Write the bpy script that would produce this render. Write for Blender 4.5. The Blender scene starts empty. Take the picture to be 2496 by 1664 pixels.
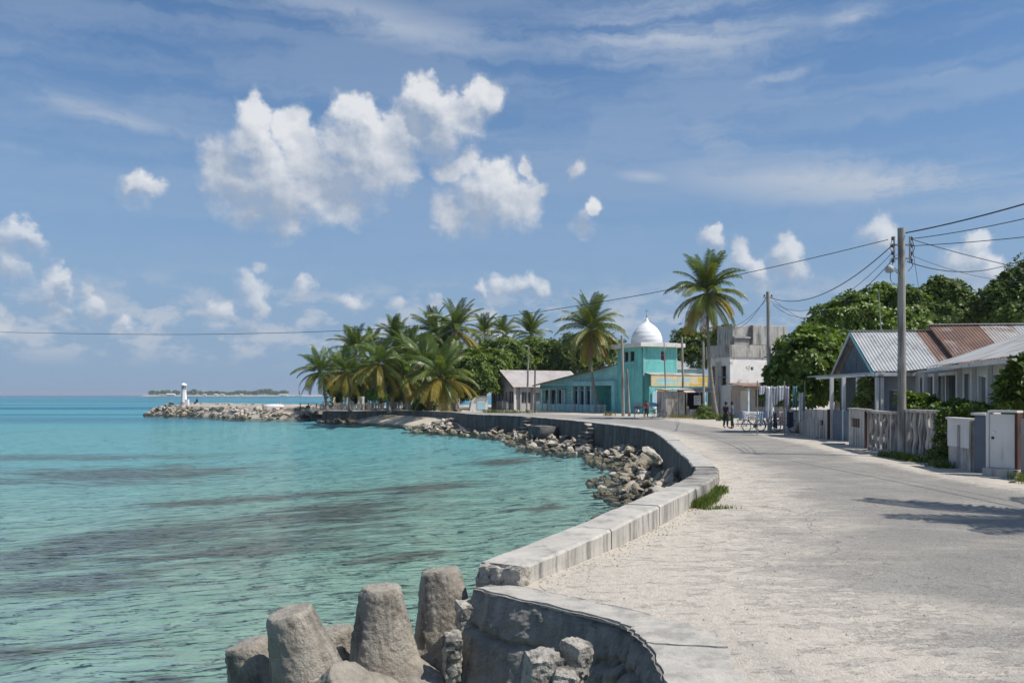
import bpy, bmesh, math, random
import numpy as np
from mathutils import Vector, Matrix, Euler, noise
R = math.radians
SC = bpy.context.scene
COL = SC.collection
random.seed(7)

# ---------------------------------------------------------------- camera
F_PX, CX, HY, CAM_H = 2100.0, 1248.0, 962.0, 2.1      # focal length in photo pixels, principal column, horizon row, eye height
cam = bpy.data.cameras.new('camera'); cam_ob = bpy.data.objects.new('camera', cam); COL.objects.link(cam_ob)
cam.sensor_width = 36.0; cam.lens = F_PX / 2496 * 36
cam.shift_y = (HY - 832) / 2496
cam.clip_start = 0.1; cam.clip_end = 60000
cam_ob.location = (0, 0, CAM_H); cam_ob.rotation_euler = (R(90), 0, 0)
SC.camera = cam_ob

def W(px, py, Y):
    """photo pixel + distance -> point"""
    return Vector(((px - CX) / F_PX * Y, Y, CAM_H - (py - HY) / F_PX * Y))
def G(px, py, z=0.0):
    """photo pixel on a level surface at height z"""
    Y = F_PX * (CAM_H - z) / (py - HY)
    return Vector(((px - CX) / F_PX * Y, Y, z))

# ---------------------------------------------------------------- node helpers
def nd(t, typ, ins=None, **props):
    n = t.nodes.new(typ)
    for k, v in props.items():
        setattr(n, k, v)
    for k, v in (ins or {}).items():
        s = n.inputs[k]
        if isinstance(v, bpy.types.NodeSocket): t.links.new(v, s)
        else: s.default_value = v
    return n
def mth(t, op, a, b=None, c=None, clamp=False):
    ins = {0: a}
    if b is not None: ins[1] = b
    if c is not None: ins[2] = c
    return nd(t, 'ShaderNodeMath', ins, operation=op, use_clamp=clamp).outputs[0]
def vmt(t, op, a, b=None, out=0, scale=None):
    ins = {0: a}
    if b is not None: ins[1] = b
    if scale is not None: ins['Scale'] = scale
    return nd(t, 'ShaderNodeVectorMath', ins, operation=op).outputs[out]
def noise_tex(t, vec, scale, detail=4, rough=.55, dist=0., dims='3D'):
    return nd(t, 'ShaderNodeTexNoise', {'Vector': vec, 'Scale': scale, 'Detail': detail, 'Roughness': rough, 'Distortion': dist}, noise_dimensions=dims).outputs[0]
def maprange(t, v, a, b, c=0., d=1., smooth=False):
    return nd(t, 'ShaderNodeMapRange', {0: v, 1: a, 2: b, 3: c, 4: d}, interpolation_type='SMOOTHSTEP' if smooth else 'LINEAR').outputs[0]
def c4(c): return (c[0], c[1], c[2], 1.0)
def mixc(t, f, a, b, blend='MIX'):
    n = nd(t, 'ShaderNodeMix', {0: f}, data_type='RGBA', blend_type=blend)
    for i, v in ((6, a), (7, b)):
        if isinstance(v, bpy.types.NodeSocket): t.links.new(v, n.inputs[i])
        else: n.inputs[i].default_value = c4(v)
    return n.outputs[2]

# ---------------------------------------------------------------- sun, sky with clouds, exposure
SUN_EL, SUN_AZ = 56.0, 108.0                # azimuth clockwise from +Y (the view direction)
sv = Vector((math.cos(R(SUN_EL)) * math.sin(R(SUN_AZ)), math.cos(R(SUN_EL)) * math.cos(R(SUN_AZ)), math.sin(R(SUN_EL))))
sun = bpy.data.lights.new('sun', 'SUN'); sun_ob = bpy.data.objects.new('sun', sun); COL.objects.link(sun_ob)
sun.energy = 4.8; sun.angle = R(0.53); sun.color = (1.0, 0.955, 0.88)
sun_ob.rotation_euler = sv.to_track_quat('Z', 'Y').to_euler(); sun_ob.location = (40, -10, 60)
SC.view_settings.view_transform = 'Standard'; SC.view_settings.look = 'None'
SC.view_settings.exposure = 0.0; SC.view_settings.gamma = 1.0; SC.view_settings.use_curve_mapping = False
SC.cycles.use_denoising = True
SC.cycles.max_bounces = 6; SC.cycles.diffuse_bounces = 3; SC.cycles.glossy_bounces = 2; SC.cycles.transparent_max_bounces = 10
SC.cycles.volume_bounces = 0; SC.cycles.caustics_reflective = False; SC.cycles.caustics_refractive = False
SC.cycles.sample_clamp_indirect = 6

world = bpy.data.worlds.new('World'); SC.world = world; world.use_nodes = True
wt = world.node_tree; wt.nodes.clear()
SKY_STR = 0.105
def azel(px, py):
    d = Vector(((px - CX) / F_PX, 1, (HY - py) / F_PX)).normalized()
    return math.atan2(d.x, d.y), math.asin(d.z)
def build_world():
    t = wt
    tc = nd(t, 'ShaderNodeTexCoord').outputs['Generated']
    sx = nd(t, 'ShaderNodeSeparateXYZ', {0: tc})
    az = mth(t, 'ARCTAN2', sx.outputs[0], sx.outputs[1]); el = mth(t, 'ARCSINE', sx.outputs[2])
    p = nd(t, 'ShaderNodeCombineXYZ', {0: az, 1: el}).outputs[0]
    sky = nd(t, 'ShaderNodeTexSky', sky_type='NISHITA', sun_disc=False, sun_elevation=R(SUN_EL), sun_rotation=R(SUN_AZ),
             altitude=0.0, air_density=1.0, dust_density=0.6, ozone_density=1.6)
    sk = vmt(t, 'MULTIPLY', vmt(t, 'SCALE', sky.outputs[0], scale=SKY_STR), SKY_TINT)
    sk = mixc(t, maprange(t, el, .0, .42, .90, 0, True), sk, (.262, .372, .55))      # moist air low over the sea
    # cumulus: lobes given by direction, broken up by noise
    A = []
    for s, ox, oy, L in ((1.96, 300, 150, [(640,270,75),(790,300,85),(620,380,95),(480,480,105),(560,590,150),(760,650,160),(900,520,110),(960,620,150),
            (1110,265,90),(1060,380,115),(1200,390,130),(1180,520,150),(1310,500,110),(1420,185,90),(1400,290,120),(1550,245,85),(1480,350,110),(1300,380,120),(880,430,90),(700,520,130),(1060,560,140),(1330,430,90),
            (1720,175,90),(1640,265,85),(600,735,80),(790,765,50),(1060,690,95),(1640,480,80),(1560,530,70),(1780,580,100),(1700,680,130),(1880,690,105),
            (1560,720,85),(1940,520,45),(1990,610,55),(75,600,75),(150,610,45),(2160,520,38),(2200,780,60),(2260,700,45),
            (600,1100,80),(640,1190,65),(470,1200,60),(665,970,38),(600,1260,60),(870,1100,62),(1095,1150,68),(1310,1160,38),(1480,1165,38),(1900,1060,62),
            (1800,1080,55),(1970,1100,62),(1710,1120,45),(1760,1170,42)]),
            (2.24, 1500, 0, [(525,1310,68),(660,1350,50),(690,1450,85),(900,1300,55),(920,1400,90),(950,1480,110),(770,1500,95),(1430,1280,100),(1950,1340,75),(1900,1460,125),(2060,1500,90)]),
            (2.851, 0, 450, [(150,350,130),(60,430,160),(260,430,95),(60,590,110),(340,710,150),(430,690,90),(660,870,125),(650,700,35),(420,850,95),(30,860,55),(40,960,80),(900,1000,90),(1090,980,70)])):
        for x, y, r in L:
            a, e = azel(ox + x / s, oy + y / s)
            A.append((a, e, r / s / F_PX * (1.15 if ox == 0 else 1.6 if (ox == 300 and (y > 900 or x < 200 or x > 2100)) else 1.2), .30 if (ox == 300 and (y > 900 or x < 200 or x > 2100)) else (.22 if ox == 0 else (.12 if ox == 1500 else 0.))))
    # domain warp
    w1 = nd(t, 'ShaderNodeTexNoise', {'Vector': p, 'Scale': 22., 'Detail': 4., 'Roughness': .58}, noise_dimensions='2D').outputs[1]
    w1 = vmt(t, 'SUBTRACT', w1, (.5, .5, .5))
    pw = vmt(t, 'MULTIPLY', vmt(t, 'ADD', p, vmt(t, 'SCALE', w1, scale=.040)), (1, 1, 0))
    pn = vmt(t, 'MULTIPLY', p, (1, 1.15, 1))
    n2 = noise_tex(t, pn, 34., 7, .60, 0., '2D')
    n2b = noise_tex(t, vmt(t, 'ADD', pn, (.005, .010, 0)), 34., 5, .55, 0., '2D')
    fine = mth(t, 'MULTIPLY', mth(t, 'SUBTRACT', n2, n2b), .55)
    # thin high cloud in long streaks, and small far cumulus low over the sea
    cn = noise_tex(t, vmt(t, 'ADD', vmt(t, 'MULTIPLY', p, (1.5, 11., 1)), vmt(t, 'SCALE', w1, scale=.22)), 2.2, 6, .56, .2, '2D')
    cir = None
    for px, py, hl, hw, ang, amp in ((1640, 90, 520, 130, 3, .62), (950, 60, 620, 80, 9, .5), (2150, 440, 640, 85, 6, .8), (1750, 350, 220, 80, 28, .35), (230, 275, 330, 40, 10, .55),
                                     (2080, 40, 130, 70, -10, .55), (1950, 165, 200, 30, -14, .55), (100, 370, 160, 24, 2, .3), (1570, 430, 110, 24, 6, .5), (2350, 150, 260, 50, -6, .3)):
        a, e = azel(px, py)
        d = vmt(t, 'SUBTRACT', p, (a, e, 0))
        ca, sa = math.cos(R(ang)), math.sin(R(ang))
        uv = nd(t, 'ShaderNodeCombineXYZ', {0: vmt(t, 'DOT_PRODUCT', d, (ca / hl * F_PX, -sa / hl * F_PX, 0), out=1), 1: vmt(t, 'DOT_PRODUCT', d, (sa / hw * F_PX, ca / hw * F_PX, 0), out=1)}).outputs[0]
        f = mth(t, 'MULTIPLY_ADD', vmt(t, 'LENGTH', uv, out=1), -amp, amp)
        cir = f if cir is None else mth(t, 'MAXIMUM', cir, f)
    cir = mth(t, 'MULTIPLY', mth(t, 'MAXIMUM', cir, maprange(t, el, .1, .3, 0, .16, True)), maprange(t, cn, .33, .64, .10, 1.6, True))
    nl = noise_tex(t, vmt(t, 'MULTIPLY', p, (1, 2.0, 1)), 19., 6, .6, 0., '2D')
    low = mth(t, 'MULTIPLY', maprange(t, nl, .43, .66, 0, .72, True), mth(t, 'MULTIPLY', maprange(t, el, .025, .055, 0, 1, True), maprange(t, el, .08, .15, 1, 0, True)))
    base = mixc(t, cir, sk, (.46, .53, .64))
    base = mixc(t, low, base, (.52, .57, .65))
    def bg(col): return nd(t, 'ShaderNodeBackground', {0: col, 1: 1.0}).outputs[0]
    def cumulus(L, S, amax):
        acc = lacc = None
        for a, e, r, thin in L:
            d = vmt(t, 'SUBTRACT', pw, (a, e, 0))
            f = mth(t, 'MULTIPLY_ADD', vmt(t, 'LENGTH', d, out=1), -1.0 / r, 1.0 - thin)
            acc = f if acc is None else mth(t, 'SMOOTH_MAX', acc, f, .25)
        for a, e, r in [q[:3] for q in S]:                                                    # sunlit side of the larger masses
            d = vmt(t, 'SUBTRACT', pw, (a, e, 0))
            f = mth(t, 'MULTIPLY_ADD', vmt(t, 'LENGTH', d, out=1), -1.0 / r, 1.0)
            g = mth(t, 'MULTIPLY', vmt(t, 'DOT_PRODUCT', d, (.45 / r, 1.0 / r, 0), out=1), mth(t, 'MAXIMUM', f, 0.0))
            lacc = g if lacc is None else mth(t, 'ADD', lacc, g)
        dens = mth(t, 'ADD', acc, mth(t, 'MULTIPLY', mth(t, 'SUBTRACT', n2, .5), .85))
        soft = maprange(t, lacc, -.22, .12, .95, .36)                        # crisp towards the sun, ragged and thin below
        alpha = nd(t, 'ShaderNodeMapRange', {0: dens, 1: -.13, 2: soft, 3: 0., 4: amax}, interpolation_type='SMOOTHSTEP').outputs[0]
        lum = mth(t, 'ADD', mth(t, 'ADD', .72, fine), maprange(t, lacc, -.30, .30, -.40, .28))
        lum = nd(t, 'ShaderNodeClamp', {0: lum, 1: .40, 2: 1.0}).outputs[0]
        ccol = mixc(t, maprange(t, lum, .40, 1.0), (.36, .43, .54), (.83, .835, .85))
        return bg(mixc(t, alpha, base, ccol))
    # the cumulus is split by direction so that each ray only looks at the lobes near it
    A_ = [b for b in A if b[1] + b[2] * 2.2 > .17 and b[0] - b[2] < .16]; B_ = [b for b in A if b[1] - b[2] * 1.3 < .175 and b[0] < -.15]; C_ = [b for b in A if b not in B_ and not (b[1] - b[2] * 1.3 > .17 and b[0] < .13)]
    SA = []
    for x, y, r in ((700, 560, 330), (1110, 430, 330), (1480, 280, 280), (1750, 640, 260), (640, 350, 200), (75, 600, 90), (2220, 740, 100), (1420, 200, 130), (1700, 210, 130), (1110, 290, 130)):
        a, e = azel(300 + x / 1.96, 150 + y / 1.96); SA.append((a, e, r / 1.96 / F_PX))
    SA += [b for b in A_ if b[0] < -.45 and b[2] > .017]
    no = noise_tex(t, vmt(t, 'MULTIPLY', tc, (1, 1, 1.8)), 3.2, 6, .6)
    D = bg(mixc(t, maprange(t, no, .58, .70, 0, .9, True), base, (.74, .76, .80)))
    isD = mth(t, 'MAXIMUM', mth(t, 'GREATER_THAN', mth(t, 'ABSOLUTE', az), .66), mth(t, 'GREATER_THAN', el, .46))
    isA = mth(t, 'MULTIPLY', mth(t, 'GREATER_THAN', el, .17), mth(t, 'LESS_THAN', az, .14))
    isB = mth(t, 'LESS_THAN', az, -.15)
    BC = nd(t, 'ShaderNodeMixShader', {0: isB, 1: cumulus(C_, [b for b in C_ if b[2] > .017], .72), 2: cumulus(B_, [b for b in B_ if b[2] > .017], .64)}).outputs[0]
    ABC = nd(t, 'ShaderNodeMixShader', {0: isA, 1: BC, 2: cumulus(A_, SA, .88)}).outputs[0]
    al = nd(t, 'ShaderNodeMixShader', {0: isD, 1: ABC, 2: D}).outputs[0]
    nd(t, 'ShaderNodeOutputWorld', {0: al})
SKY_TINT = (.66, .90, 1.09)
build_world()
world.cycles.sampling_method = 'MANUAL'; world.cycles.sample_map_resolution = 512

# ---------------------------------------------------------------- materials
MATS = {}
def mat(name, a, b=None, scale=1.5, rough=.85, bump=.25, bscale=14., bdist=.02, dirt=None, dscale=.8, dlo=.5, dhi=.7, damt=.8, streak=False, spec=.3,
        metal=0., speck=None, sscale=60., detail=5, coords='Object', stretch=None):
    """two-tone noise colour, optional dirt (or downward streaks), optional fine specks, bump"""
    m = bpy.data.materials.new(name); m.use_nodes = True; t = m.node_tree
    bs = t.nodes['Principled BSDF']
    tc = nd(t, 'ShaderNodeTexCoord').outputs[coords]
    if stretch: tc = vmt(t, 'MULTIPLY', tc, stretch)
    b = b or tuple(x * .8 for x in a)
    col = mixc(t, maprange(t, noise_tex(t, tc, scale, detail, .6), .36, .64), a, b)
    if speck:
        col = mixc(t, maprange(t, noise_tex(t, tc, sscale, 3, .7), .60, .70, 0, .75), col, speck)
    if dirt:
        v = vmt(t, 'MULTIPLY', tc, (1, 1, .12)) if streak else tc
        f = maprange(t, noise_tex(t, v, dscale * (3.2 if streak else 1), 6, .65), dlo, dhi, 0, damt, True)
        if streak:
            nz = mth(t, 'ABSOLUTE', nd(t, 'ShaderNodeSeparateXYZ', {0: nd(t, 'ShaderNodeNewGeometry').outputs['Normal']}).outputs[2])
            ft = maprange(t, noise_tex(t, tc, dscale * 2.2, 7, .7), .50, .66, 0, damt * .55, True)
            f = mth(t, 'ADD', mth(t, 'MULTIPLY', f, mth(t, 'SUBTRACT', 1.0, nz)), mth(t, 'MULTIPLY', ft, nz))
        col = mixc(t, f, col, dirt)
    t.links.new(col, bs.inputs['Base Color'])
    bs.inputs['Roughness'].default_value = rough
    bs.inputs['Specular IOR Level'].default_value = spec
    bs.inputs['Metallic'].default_value = metal
    if bump:
        bp = nd(t, 'ShaderNodeBump', {'Strength': bump, 'Distance': bdist, 'Height': noise_tex(t, tc, bscale, 6, .65)})
        t.links.new(bp.outputs[0], bs.inputs['Normal'])
    MATS[name] = m
    return m
def leafmat(name, a, b, c=None, trans=.35, rough=.5, spec=.35):
    """leaf: colour differs leaf by leaf, some light passes through"""
    m = bpy.data.materials.new(name); m.use_nodes = True; t = m.node_tree
    bs = t.nodes['Principled BSDF']; out = t.nodes['Material Output']
    rnd = nd(t, 'ShaderNodeNewGeometry').outputs['Random Per Island']
    col = mixc(t, rnd, a, b)
    if c:
        ob = nd(t, 'ShaderNodeTexCoord').outputs['Object']
        col = mixc(t, maprange(t, noise_tex(t, ob, .7, 3, .6), .5, .68, 0, .8), col, c)
    t.links.new(col, bs.inputs['Base Color']); bs.inputs['Roughness'].default_value = rough; bs.inputs['Specular IOR Level'].default_value = spec
    tr = nd(t, 'ShaderNodeBsdfTranslucent', {0: mixc(t, 1.0, col, (1.25, 1.3, .55), 'MULTIPLY')})
    mx = nd(t, 'ShaderNodeMixShader', {0: trans, 1: bs.outputs[0], 2: tr.outputs[0]})
    t.links.new(mx.outputs[0], out.inputs[0])
    MATS[name] = m
    return m
def gloss(name, col, rough=.1, spec=.5, metal=0.):
    m = bpy.data.materials.new(name); m.use_nodes = True; bs = m.node_tree.nodes['Principled BSDF']
    bs.inputs['Base Color'].default_value = c4(col); bs.inputs['Roughness'].default_value = rough
    bs.inputs['Specular IOR Level'].default_value = spec; bs.inputs['Metallic'].default_value = metal
    MATS[name] = m
    return m

# ---------------------------------------------------------------- mesh helpers
class MB:
    def __init__(s): s.v = []; s.f = []; s.m = []
    def add(s, vs, fs, mi=0):
        o = len(s.v); s.v += [tuple(v) for v in vs]; s.f += [tuple(i + o for i in f) for f in fs]; s.m += [mi] * len(fs)
        return s
    def box(s, c, d, rz=0, M=None, mi=0, taper=1.0):
        x, y, z = d[0] / 2, d[1] / 2, d[2] / 2
        vs = [Vector((sx * x * (taper if sz > 0 else 1), sy * y * (taper if sz > 0 else 1), sz * z)) for sz in (-1, 1) for sx, sy in ((-1, -1), (1, -1), (1, 1), (-1, 1))]
        rot = Matrix.Rotation(rz, 3, 'Z') if not isinstance(rz, Matrix) else rz
        vs = [rot @ v + Vector(c) for v in vs]
        if M: vs = [M @ v for v in vs]
        return s.add(vs, [(3, 2, 1, 0), (4, 5, 6, 7), (0, 1, 5, 4), (1, 2, 6, 5), (2, 3, 7, 6), (3, 0, 4, 7)], mi)
    def bx(s, x0, x1, y0, y1, z0, z1, M=None, mi=0):
        return s.box(((x0 + x1) / 2, (y0 + y1) / 2, (z0 + z1) / 2), (abs(x1 - x0), abs(y1 - y0), abs(z1 - z0)), 0, M, mi)
    def tube(s, pts, rad, n=8, cap=True, mi=0, closed=False):
        pts = [Vector(p) for p in pts]; N = len(pts)
        rad = rad if isinstance(rad, (list, tuple)) else [rad] * N
        up = None; rings = []
        for i, p in enumerate(pts):
            if closed: d = pts[(i + 1) % N] - pts[i - 1]
            else: d = pts[min(i + 1, N - 1)] - pts[max(i - 1, 0)]
            d = d.normalized() if d.length > 1e-9 else Vector((0, 0, 1))
            if up is None:
                up = Vector((0, 0, 1)) if abs(d.z) < .9 else Vector((1, 0, 0))
            a = d.cross(up)
            if a.length < 1e-6: a = d.cross(Vector((0, 1, 0)))
            a.normalize(); b = a.cross(d).normalized(); up = b
            rings.append([p + (a * math.cos(2 * math.pi * k / n) + b * math.sin(2 * math.pi * k / n)) * rad[i] for k in range(n)])
        vs = [v for r in rings for v in r]; fs = []
        for i in range(N if closed else N - 1):
            j = (i + 1) % N
            for k in range(n):
                fs.append((i * n + k, i * n + (k + 1) % n, j * n + (k + 1) % n, j * n + k))
        if cap and not closed:
            fs.append(tuple(range(n - 1, -1, -1))); fs.append(tuple((N - 1) * n + k for k in range(n)))
        return s.add(vs, fs, mi)
    def lathe(s, prof, n=16, c=(0, 0, 0), mi=0):
        c = Vector(c); vs = []; fs = []
        for r, z in prof:
            vs += [c + Vector((r * math.cos(2 * math.pi * k / n), r * math.sin(2 * math.pi * k / n), z)) for k in range(n)]
        for i in range(len(prof) - 1):
            for k in range(n):
                fs.append((i * n + k, i * n + (k + 1) % n, (i + 1) * n + (k + 1) % n, (i + 1) * n + k))
        fs.append(tuple(range(n - 1, -1, -1))); fs.append(tuple((len(prof) - 1) * n + k for k in range(n)))
        return s.add(vs, fs, mi)
    def prism(s, poly, vec, mi=0):
        """closed polygon (3-D points) pushed along vec"""
        vec = Vector(vec); n = len(poly); P = [Vector(p) for p in poly]
        return s.add(P + [p + vec for p in P], [tuple(range(n - 1, -1, -1)), tuple(range(n, 2 * n))] + [(i, (i + 1) % n, n + (i + 1) % n, n + i) for i in range(n)], mi)
    def xf(s, M): s.v = [tuple(M @ Vector(v)) for v in s.v]; return s
    def mesh(s, name, mats, smooth=False):
        me = bpy.data.meshes.new(name); me.from_pydata(s.v, [], s.f)
        for m in (mats if isinstance(mats, (list, tuple)) else [mats]):
            me.materials.append(MATS[m] if isinstance(m, str) else m)
        me.polygons.foreach_set('material_index', s.m)
        if smooth: me.polygons.foreach_set('use_smooth', [True] * len(me.polygons))
        bm = bmesh.new(); bm.from_mesh(me); bmesh.ops.recalc_face_normals(bm, faces=bm.faces); bm.to_mesh(me); bm.free()
        return me
    def build(s, name, mats, parent=None, smooth=False, bevel=0., **kw):
        me = s.mesh(name, mats, smooth)
        o = bpy.data.objects.new(name, me); COL.objects.link(o)
        if parent: attach(o, parent)
        if bevel:
            b = o.modifiers.new('b', 'BEVEL'); b.width = bevel; b.segments = 2; b.limit_method = 'ANGLE'; b.angle_limit = R(40)
        if kw: tag(o, **kw)
        return o
def basis(o): return Matrix.LocRotScale(o.location, o.rotation_euler, o.scale)
def world_of(o): return basis(o) if o.parent is None else world_of(o.parent) @ o.matrix_parent_inverse @ basis(o)
def attach(o, parent):
    """child built in world coordinates"""
    o.parent = parent; o.matrix_parent_inverse = world_of(parent).inverted()
def tag(o, label=None, cat=None, group=None, kind=None):
    if label: o['label'] = label
    if cat: o['category'] = cat
    if group: o['group'] = group
    if kind: o['kind'] = kind
    return o
def thing(name, loc, label, cat, group=None, rz=0.):
    o = bpy.data.objects.new(name, None); COL.objects.link(o); o.location = loc; o.rotation_euler = (0, 0, rz); o.empty_display_size = .2
    return tag(o, label, cat, group)
def link(name, me, parent=None, M=None, local=False):
    o = bpy.data.objects.new(name, me); COL.objects.link(o)
    if M is not None: o.matrix_basis = M
    if parent:
        if local: o.parent = parent
        else: attach(o, parent)
    return o
def frame(o, xdir):
    """matrix: local x along xdir (level), local y to its left, origin o"""
    a = math.atan2(xdir[1], xdir[0]); return Matrix.Translation(Vector(o)) @ Matrix.Rotation(a, 4, 'Z')
def catmull(P, per):
    P = [Vector(p) for p in P]; out = []
    for i in range(len(P) - 1):
        p0, p1, p2, p3 = P[max(i - 1, 0)], P[i], P[i + 1], P[min(i + 2, len(P) - 1)]
        for k in range(per):
            u = k / per
            out.append(.5 * ((2 * p1) + (p2 - p0) * u + (2 * p0 - 5 * p1 + 4 * p2 - p3) * u * u + (3 * p1 - p0 - 3 * p2 + p3) * u ** 3))
    out.append(P[-1]); return out
def fbm(v, oct=4): return noise.fractal(Vector(v), 1.0, 2.0, oct)
# ---------------------------------------------------------------- material palette
mat('sand', (.52, .465, .39), (.42, .375, .315), scale=.9, bump=.35, bscale=9, speck=(.30, .27, .23), sscale=22, dirt=(.34, .31, .27), dscale=.35, dlo=.52, dhi=.66, damt=.6)
mat('beach_sand', (.60, .52, .41), (.50, .43, .34), scale=.5, bump=.3, bscale=6, dirt=(.22, .20, .16), dscale=.5, dlo=.56, dhi=.66, damt=.8)
mat('soil', (.34, .30, .25), (.24, .21, .18), scale=1.2, bump=.5, bscale=10)
mat('concrete', (.50, .465, .41), (.39, .365, .325), scale=2.2, bump=.35, bscale=26, bdist=.012, dirt=(.13, .125, .12), dscale=1.5, dlo=.44, dhi=.64, damt=.85, streak=True, speck=(.60, .56, .50), sscale=30)
mat('concrete_old', (.36, .335, .295), (.235, .22, .195), scale=2.5, bump=.6, bscale=22, bdist=.02, dirt=(.085, .082, .076), dscale=1.2, dlo=.45, dhi=.62, damt=.85, speck=(.42, .40, .36), sscale=26)
mat('concrete_tidal', (.165, .157, .146), (.10, .096, .09), scale=1.6, bump=.7, bscale=12, bdist=.03, dirt=(.06, .057, .052), dscale=.42, dlo=.42, dhi=.62, damt=.8, streak=True, speck=(.36, .335, .29), sscale=20)
mat('concrete_cap', (.50, .465, .41), (.40, .375, .335), scale=4.5, bump=.7, bscale=30, bdist=.015, speck=(.25, .235, .21), sscale=45, dirt=(.27, .25, .22), dscale=3.0, dlo=.46, dhi=.62, damt=.7)
mat('aggregate', (.56, .51, .44), (.36, .33, .285), scale=9, bump=1., bscale=26, bdist=.05, speck=(.66, .62, .55), sscale=30, dirt=(.10, .095, .09), dscale=5, dlo=.5, dhi=.62, damt=.8)
mat('tetrapod', (.42, .375, .31), (.29, .255, .21), scale=2.6, bump=.9, bscale=24, bdist=.04, speck=(.56, .51, .44), sscale=30, dirt=(.095, .082, .066), dscale=1.7, dlo=.46, dhi=.64, damt=.85, streak=True, coords='Object')
mat('coral_stone', (.40, .345, .265), (.25, .21, .155), scale=1.7, bump=1., bscale=7, bdist=.08, dirt=(.095, .082, .055), dscale=1.3, dlo=.44, dhi=.62, damt=.85, coords='Object')
mat('pale_stone', (.55, .49, .41), (.38, .335, .275), scale=1.5, bump=.9, bscale=6, bdist=.07, dirt=(.15, .135, .11), dscale=1.1, dlo=.52, dhi=.68, damt=.8, coords='Object')
mat('wet_stone', (.19, .155, .10), (.105, .088, .055), scale=2, bump=1., bscale=8, bdist=.06, rough=.5, spec=.45, coords='Object')
mat('jetty_top', (.50, .44, .37), (.36, .31, .26), scale=.35, bump=.5, bscale=3, bdist=.1, dirt=(.27, .21, .165), dscale=.25, dlo=.48, dhi=.6, damt=.8)

def road_material():
    m = bpy.data.materials.new('road'); m.use_nodes = True; t = m.node_tree; bs = t.nodes['Principled BSDF']
    P = nd(t, 'ShaderNodeTexCoord').outputs['Object']
    uv = nd(t, 'ShaderNodeUVMap').outputs[0]; u = nd(t, 'ShaderNodeSeparateXYZ', {0: uv}).outputs[0]
    tar = mixc(t, maprange(t, noise_tex(t, P, .45, 5, .6), .38, .62), (.325, .302, .272), (.405, .375, .335))
    grit = noise_tex(t, P, 42, 4, .75)
    tar = mixc(t, maprange(t, grit, .55, .64, 0, .85), tar, (.15, .14, .128))
    tar = mixc(t, maprange(t, noise_tex(t, P, 26, 4, .75), .58, .66, 0, .8), tar, (.56, .515, .455))
    tar = mixc(t, maprange(t, noise_tex(t, vmt(t, 'MULTIPLY', P, (.7, 1.4, 1)), 6, 6, .75), .56, .66, 0, .6), tar, (.20, .185, .165))
    # wind-laid sand: thick along both edges, in long thin drifts across the crown
    Ps = vmt(t, 'MULTIPLY', P, (.55, 1.3, 1))
    sn = noise_tex(t, Ps, .8, 8, .66, .5)
    edge = mth(t, 'MAXIMUM', maprange(t, u, .0, .50, .30, -.06, True), maprange(t, u, .86, 1.0, -.05, .15, True))
    sf = mth(t, 'ADD', maprange(t, mth(t, 'ADD', sn, edge), .45, .64, 0, .66, True), maprange(t, mth(t, 'ADD', noise_tex(t, vmt(t, 'MULTIPLY', P, (.8, 1.5, 1)), 2.6, 8, .7), mth(t, 'MULTIPLY', edge, .6)), .565, .60, 0, .40, True))
    sandc = mixc(t, maprange(t, noise_tex(t, P, 9, 6, .75), .4, .65), (.64, .575, .49), (.50, .445, .375))
    col = mixc(t, sf, tar, sandc)
    # small dark stones and leaf litter
    vor = nd(t, 'ShaderNodeTexVoronoi', {'Vector': P, 'Scale': 3.1, 'Randomness': 1.0}); 
    col = mixc(t, mth(t, 'LESS_THAN', vor.outputs[0], .045), col, (.13, .11, .09))
    # thin cracks
    ck = nd(t, 'ShaderNodeTexVoronoi', {'Vector': vmt(t, 'ADD', P, vmt(t, 'SCALE', nd(t, 'ShaderNodeTexNoise', {'Vector': P, 'Scale': 1.4, 'Detail': 5.}).outputs[1], scale=.9)), 'Scale': .16}, feature='DISTANCE_TO_EDGE').outputs[0]
    col = mixc(t, mth(t, 'MULTIPLY', mth(t, 'LESS_THAN', ck, .0022), .55), col, (.17, .155, .14))
    col = mixc(t, mth(t, 'MULTIPLY', mth(t, 'MULTIPLY', maprange(t, u, .25, .50, 0, 1, True), maprange(t, u, .86, .97, 1, 0, True)), maprange(t, noise_tex(t, P, .7, 6, .65), .3, .6, .15, .60)), col, mixc(t, maprange(t, grit, .42, .62), (.27, .255, .233), (.15, .142, .13)))
    # tyre-darkened patches
    col = mixc(t, maprange(t, noise_tex(t, vmt(t, 'MULTIPLY', P, (1.1, .22, 1)), .5, 4, .6), .52, .68, 0, .30, True), col, (.24, .225, .205))
    t.links.new(col, bs.inputs['Base Color']); bs.inputs['Roughness'].default_value = .9; bs.inputs['Specular IOR Level'].default_value = .25
    h = mth(t, 'ADD', mth(t, 'ADD', grit, mth(t, 'MULTIPLY', noise_tex(t, P, 9, 6, .7), 1.8)), mth(t, 'MULTIPLY', sf, 1.5))
    bp = nd(t, 'ShaderNodeBump', {'Strength': .8, 'Distance': .03, 'Height': h}); t.links.new(bp.outputs[0], bs.inputs['Normal'])
    MATS['road'] = m
road_material()

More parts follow.
